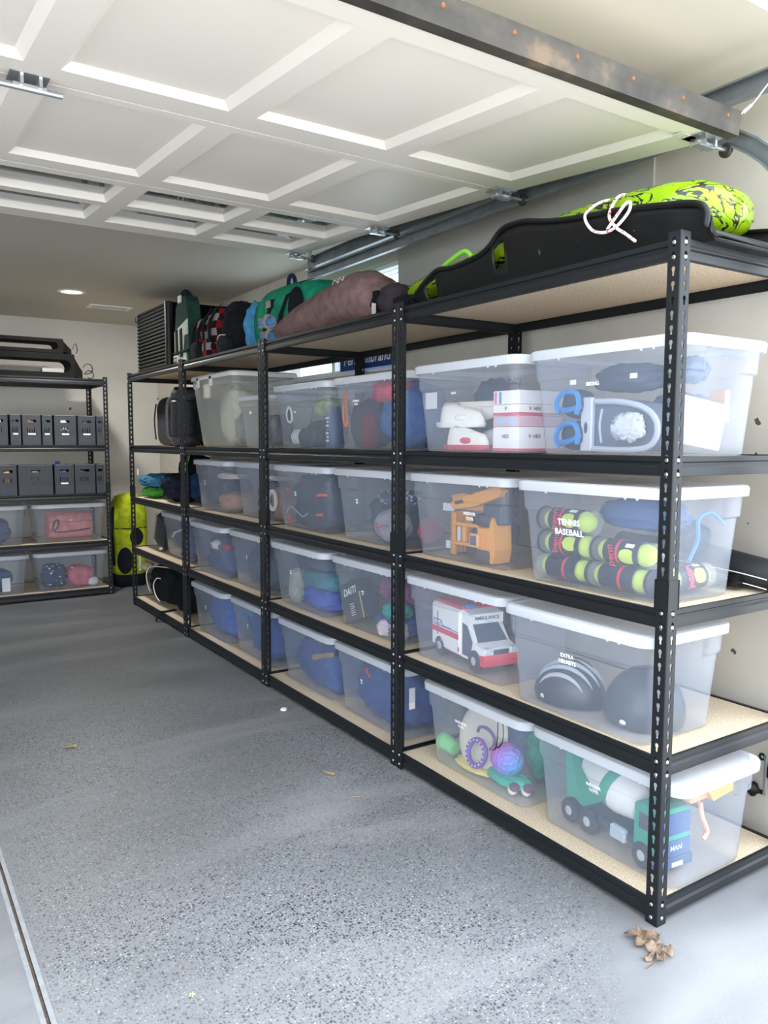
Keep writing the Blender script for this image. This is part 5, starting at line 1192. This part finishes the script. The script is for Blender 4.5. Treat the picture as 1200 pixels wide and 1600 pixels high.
def bin_(x0, x1, lev, label, feats):
    z = ZT[lev-1]+.001; w = x1-x0; h = .24
    t = thing('file_bin', label, 'file bin', (x0, 5.515, z), 0, 'grey file bins on the back rack')
    # front with a hand hole and slots, walls, floor
    mb = MB(); f = .006
    cx = w/2; hw = min(.035, w*.3)
    xs = [0, cx-hw, cx+hw, w]; zs = [0, .105, .145, .185, .205, h]
    for i in range(3):
        for j in range(5):
            if i == 1 and j == 3: continue
            if i == 1 and j == 1:
                n_ = 4 if w > .1 else 3
                for k in range(n_):
                    a0 = cx-hw+2*hw*k/n_; mb.add(box(a0+2*hw/n_*.4, a0+2*hw/n_, 0, .003, zs[j], zs[j+1]))
                continue
            mb.add(box(xs[i], xs[i+1], 0, .003, zs[j], zs[j+1]))
    obj('front', mb, GREYB, t, smooth=False)
    rb = MB()
    for k in range(int(w/.008)-1): rb.add(box(.008+k*.008, .011+k*.008, -.0015, 0, .006, .075))
    obj('front_ribs', rb, mat('#4b5057', .5), t, smooth=False)
    sd_ = MB().add(box(0, .003, .003, .30, 0, h)).add(box(w-.003, w, .003, .30, 0, h)).add(box(.003, w-.003, .297, .30, 0, h)).add(box(.003, w-.003, .003, .297, 0, .003)); obj('shell', sd_, GREYB, t, smooth=False)
    obj('rim', MB().add(box(-.001, w+.001, -.003, .002, h, h+.004)).add(box(-.001, .004, -.003, .30, h, h+.004)).add(box(w-.004, w+.001, -.003, .30, h, h+.004)), mat('#7d848b', .5), t, smooth=False)
    if 'tag' in feats: obj('label_tag', box(cx-hw*.8, cx+hw*.8, -.0025, -.001, .086, .098), TXT, t, smooth=False)
    for ft in feats:
        if ft.startswith('#'):
            cloth('bin_contents', (x0+w/2, 5.515+.12, z+.12), (w*.33, .09, .09), mat(ft, .5, var=.2, scale=30), 'contents of the %s' % label, 'contents', 'things packed in the file bins', seed=int(x0*100) % 17, sub=3)
g = [(-.93, -.79, '', None)]
bins2 = [(-.925, -.792, 'wide grey file bin with white paper at the photo edge', ['#e9e0cf']), (-.774, -.698, 'narrow grey file bin, leftmost with a tag in the upper row', ['tag', '#3a3d44']), (-.686, -.551, 'wide grey file bin with reddish contents, upper row', ['tag', '#7a5348']), (-.54, -.465, 'narrow grey file bin left of the shiny bag bin', ['tag', '#42454c']), (-.448, -.282, 'wide grey file bin with a shiny clear bag, upper row', ['tag', '#b9bcc0']), (-.265, -.13, 'medium grey file bin right of the shiny bag bin', ['tag', '#30343b']), (-.118, -.036-.03, 'slim empty grey file bin at the post end of the upper row', [])]
for b in bins2: bin_(b[0], b[1], 2, b[2], b[3])
bins3 = [(-.867, -.741, 'grey file bin with tan contents at the left of the lower row', ['#c9ab84']), (-.729, -.474, 'widest grey file bin with a clear bag, lower row', ['#8c8478']), (-.458, -.311, 'grey file bin holding a blue bottle, lower row', ['tag', '#2f4fb0']), (-.302, -.143, 'grey file bin right of the blue bottle bin', ['#4a4d52']), (-.131, -.048-.02, 'slim empty grey file bin at the post end of the lower row', [])]
for b in bins3: bin_(b[0], b[1], 3, b[2], b[3])
t = thing('blue_bottle', 'white bottle with a blue cap standing in a lower file bin', 'bottle', (-.40, 5.70, ZT[2]+.005))
obj('bottle_body', lathe([(.03, 0), (.033, .005), (.033, .17), (.02, .20), (.015, .215)], 18), mat('#e8ebf2', .4), t); obj('bottle_cap', lathe([(.018, .213), (.019, .215), (.019, .26), (.017, .263)], 16), mat('#2a4fc0', .4), t)

# ------------------------------------------------------------------ small things
t = thing('banner_sign', 'dark blue banner with white lettering under the window behind the second rack', 'sign', (XW-.034, 2.52, 1.712))
obj('banner', cbox(0, .003, -.30, .28, .0, .13, .001), mat('#1d3c7a', .6), t, smooth=False)
text('Personalbrand', .085, TXT, t, frame((-.001, -.01, .056), (0, -1, 0), (0, 0, 1)), shear=.15)
t = thing('crank_handle', 'small steel crank with a black knob on the wall by the nearest rack', 'crank', (.645, .09, .17))
obj('crank_arm', cbox(-.004, .004, -.005, .004, 0, .135, .001), SILVER, t, smooth=False)
obj('knob', lathe([(.004, 0), (.006, .0), (.007, .016), (.011, .024), (.020, .032), (.022, .042), (.018, .052), (.008, .056)], 18, Matrix.Translation((0, .004, .008)) @ Matrix.Rotation(radians(12), 4, 'X') @ Matrix.Scale(1.25, 4, (0, 0, 1)) @ AX['y'] if False else Matrix.Translation((0, .004, .008)) @ AX['y'] @ Matrix.Scale(.85, 4, (0, 0, 1)) @ Matrix.Scale(1.15, 4, (0, 1, 0))), BLKPL, t)
obj('hub_ring', tube([(0, .012+.009*cos(a), .125+.009*sin(a)) for a in [2*pi*k/14 for k in range(14)]], .004, 7, True), BLKPL, t)
obj('wall_bracket', cbox(-.002, .034, -.03, -.006, .06, .10, .003), BLKPL, t, smooth=False)
def leaf(label, loc, rz, s, c, crumple, name='dry_leaf', cat='leaf', group=None):
    n = 26; v = []; f = []
    for ring in range(5):
        for k in range(n):
            a = 2*pi*k/n; lob = .28+.72*abs(cos(2.5*a))**1.2; r = s*lob*ring/4*(1.0 if ring else .02)
            x, y = r*cos(a)*1.25, r*sin(a); z = .003+crumple*s*(.5+noise.noise(Vector((x/s*2.2, y/s*2.2, s*90))))*(ring/4)
            v.append((x, y, max(.0015, z)))
    for r in range(4):
        for k in range(n): f.append((r*n+k, r*n+(k+1) % n, (r+1)*n+(k+1) % n, (r+1)*n+k))
    t = thing(name, label, cat, loc, rz, group)
    o = obj('blade', (v, f), mat(c, .8, var=.35, scale=60), t, ang=2); md = o.modifiers.new('thickness', 'SOLIDIFY'); md.thickness = .0008
    obj('stem', tube([(-s*.2, 0, .004), (-s*1.0, .0, .003), (-s*1.7, s*.25, .003)], .0012, 5), mat('#7a5a45', .8), t)
leaf('curled brown dry leaf at the foot of the near post', (-.075, -.018, 0), 2.2, .042, '#7b6654', .7)
leaf('shredded pale brown leaf in front of the near post', (-.095, -.075, 0), .4, .040, '#8f7b6b', .9)
leaf('small yellow leaf lying alone on the floor at left', (-1.049, 2.164, 0), .3, .022, '#b09a64', .25)
leaf('tiny pale fleck of leaf near the front edge of the floor at left', (-1.135, .434, 0), .9, .008, '#e6dfae', .2)
solid('wood_chip', blob((-.26, 1.33, .007), (.010, .028, .007), seed=131, sub=2, p=3, rot=.5), mat('#8a7868', .8), 'light brown stick of wood on the floor by the second rack', 'wood chip')
solid('wood_chip', blob((-.264, 1.464, .003), (.016, .014, .003), seed=132, sub=2, p=3), mat('#7d6d5e', .8), 'flat brown flake on the floor beyond the stick of wood', 'wood chip')
solid('wood_chip', blob((-.279, 1.105, .003), (.028, .004, .003), seed=133, sub=2, p=2, rot=-.4), mat('#8f8072', .8), 'thin pale twig on the floor nearer than the stick of wood', 'twig')
solid('paper_scrap', blob((-.037-.05, 2.09, .006), (.016, .022, .006), seed=134, sub=2, p=3, rot=-.6), WHITE, 'white paper scrap on the floor below the second rack', 'paper')
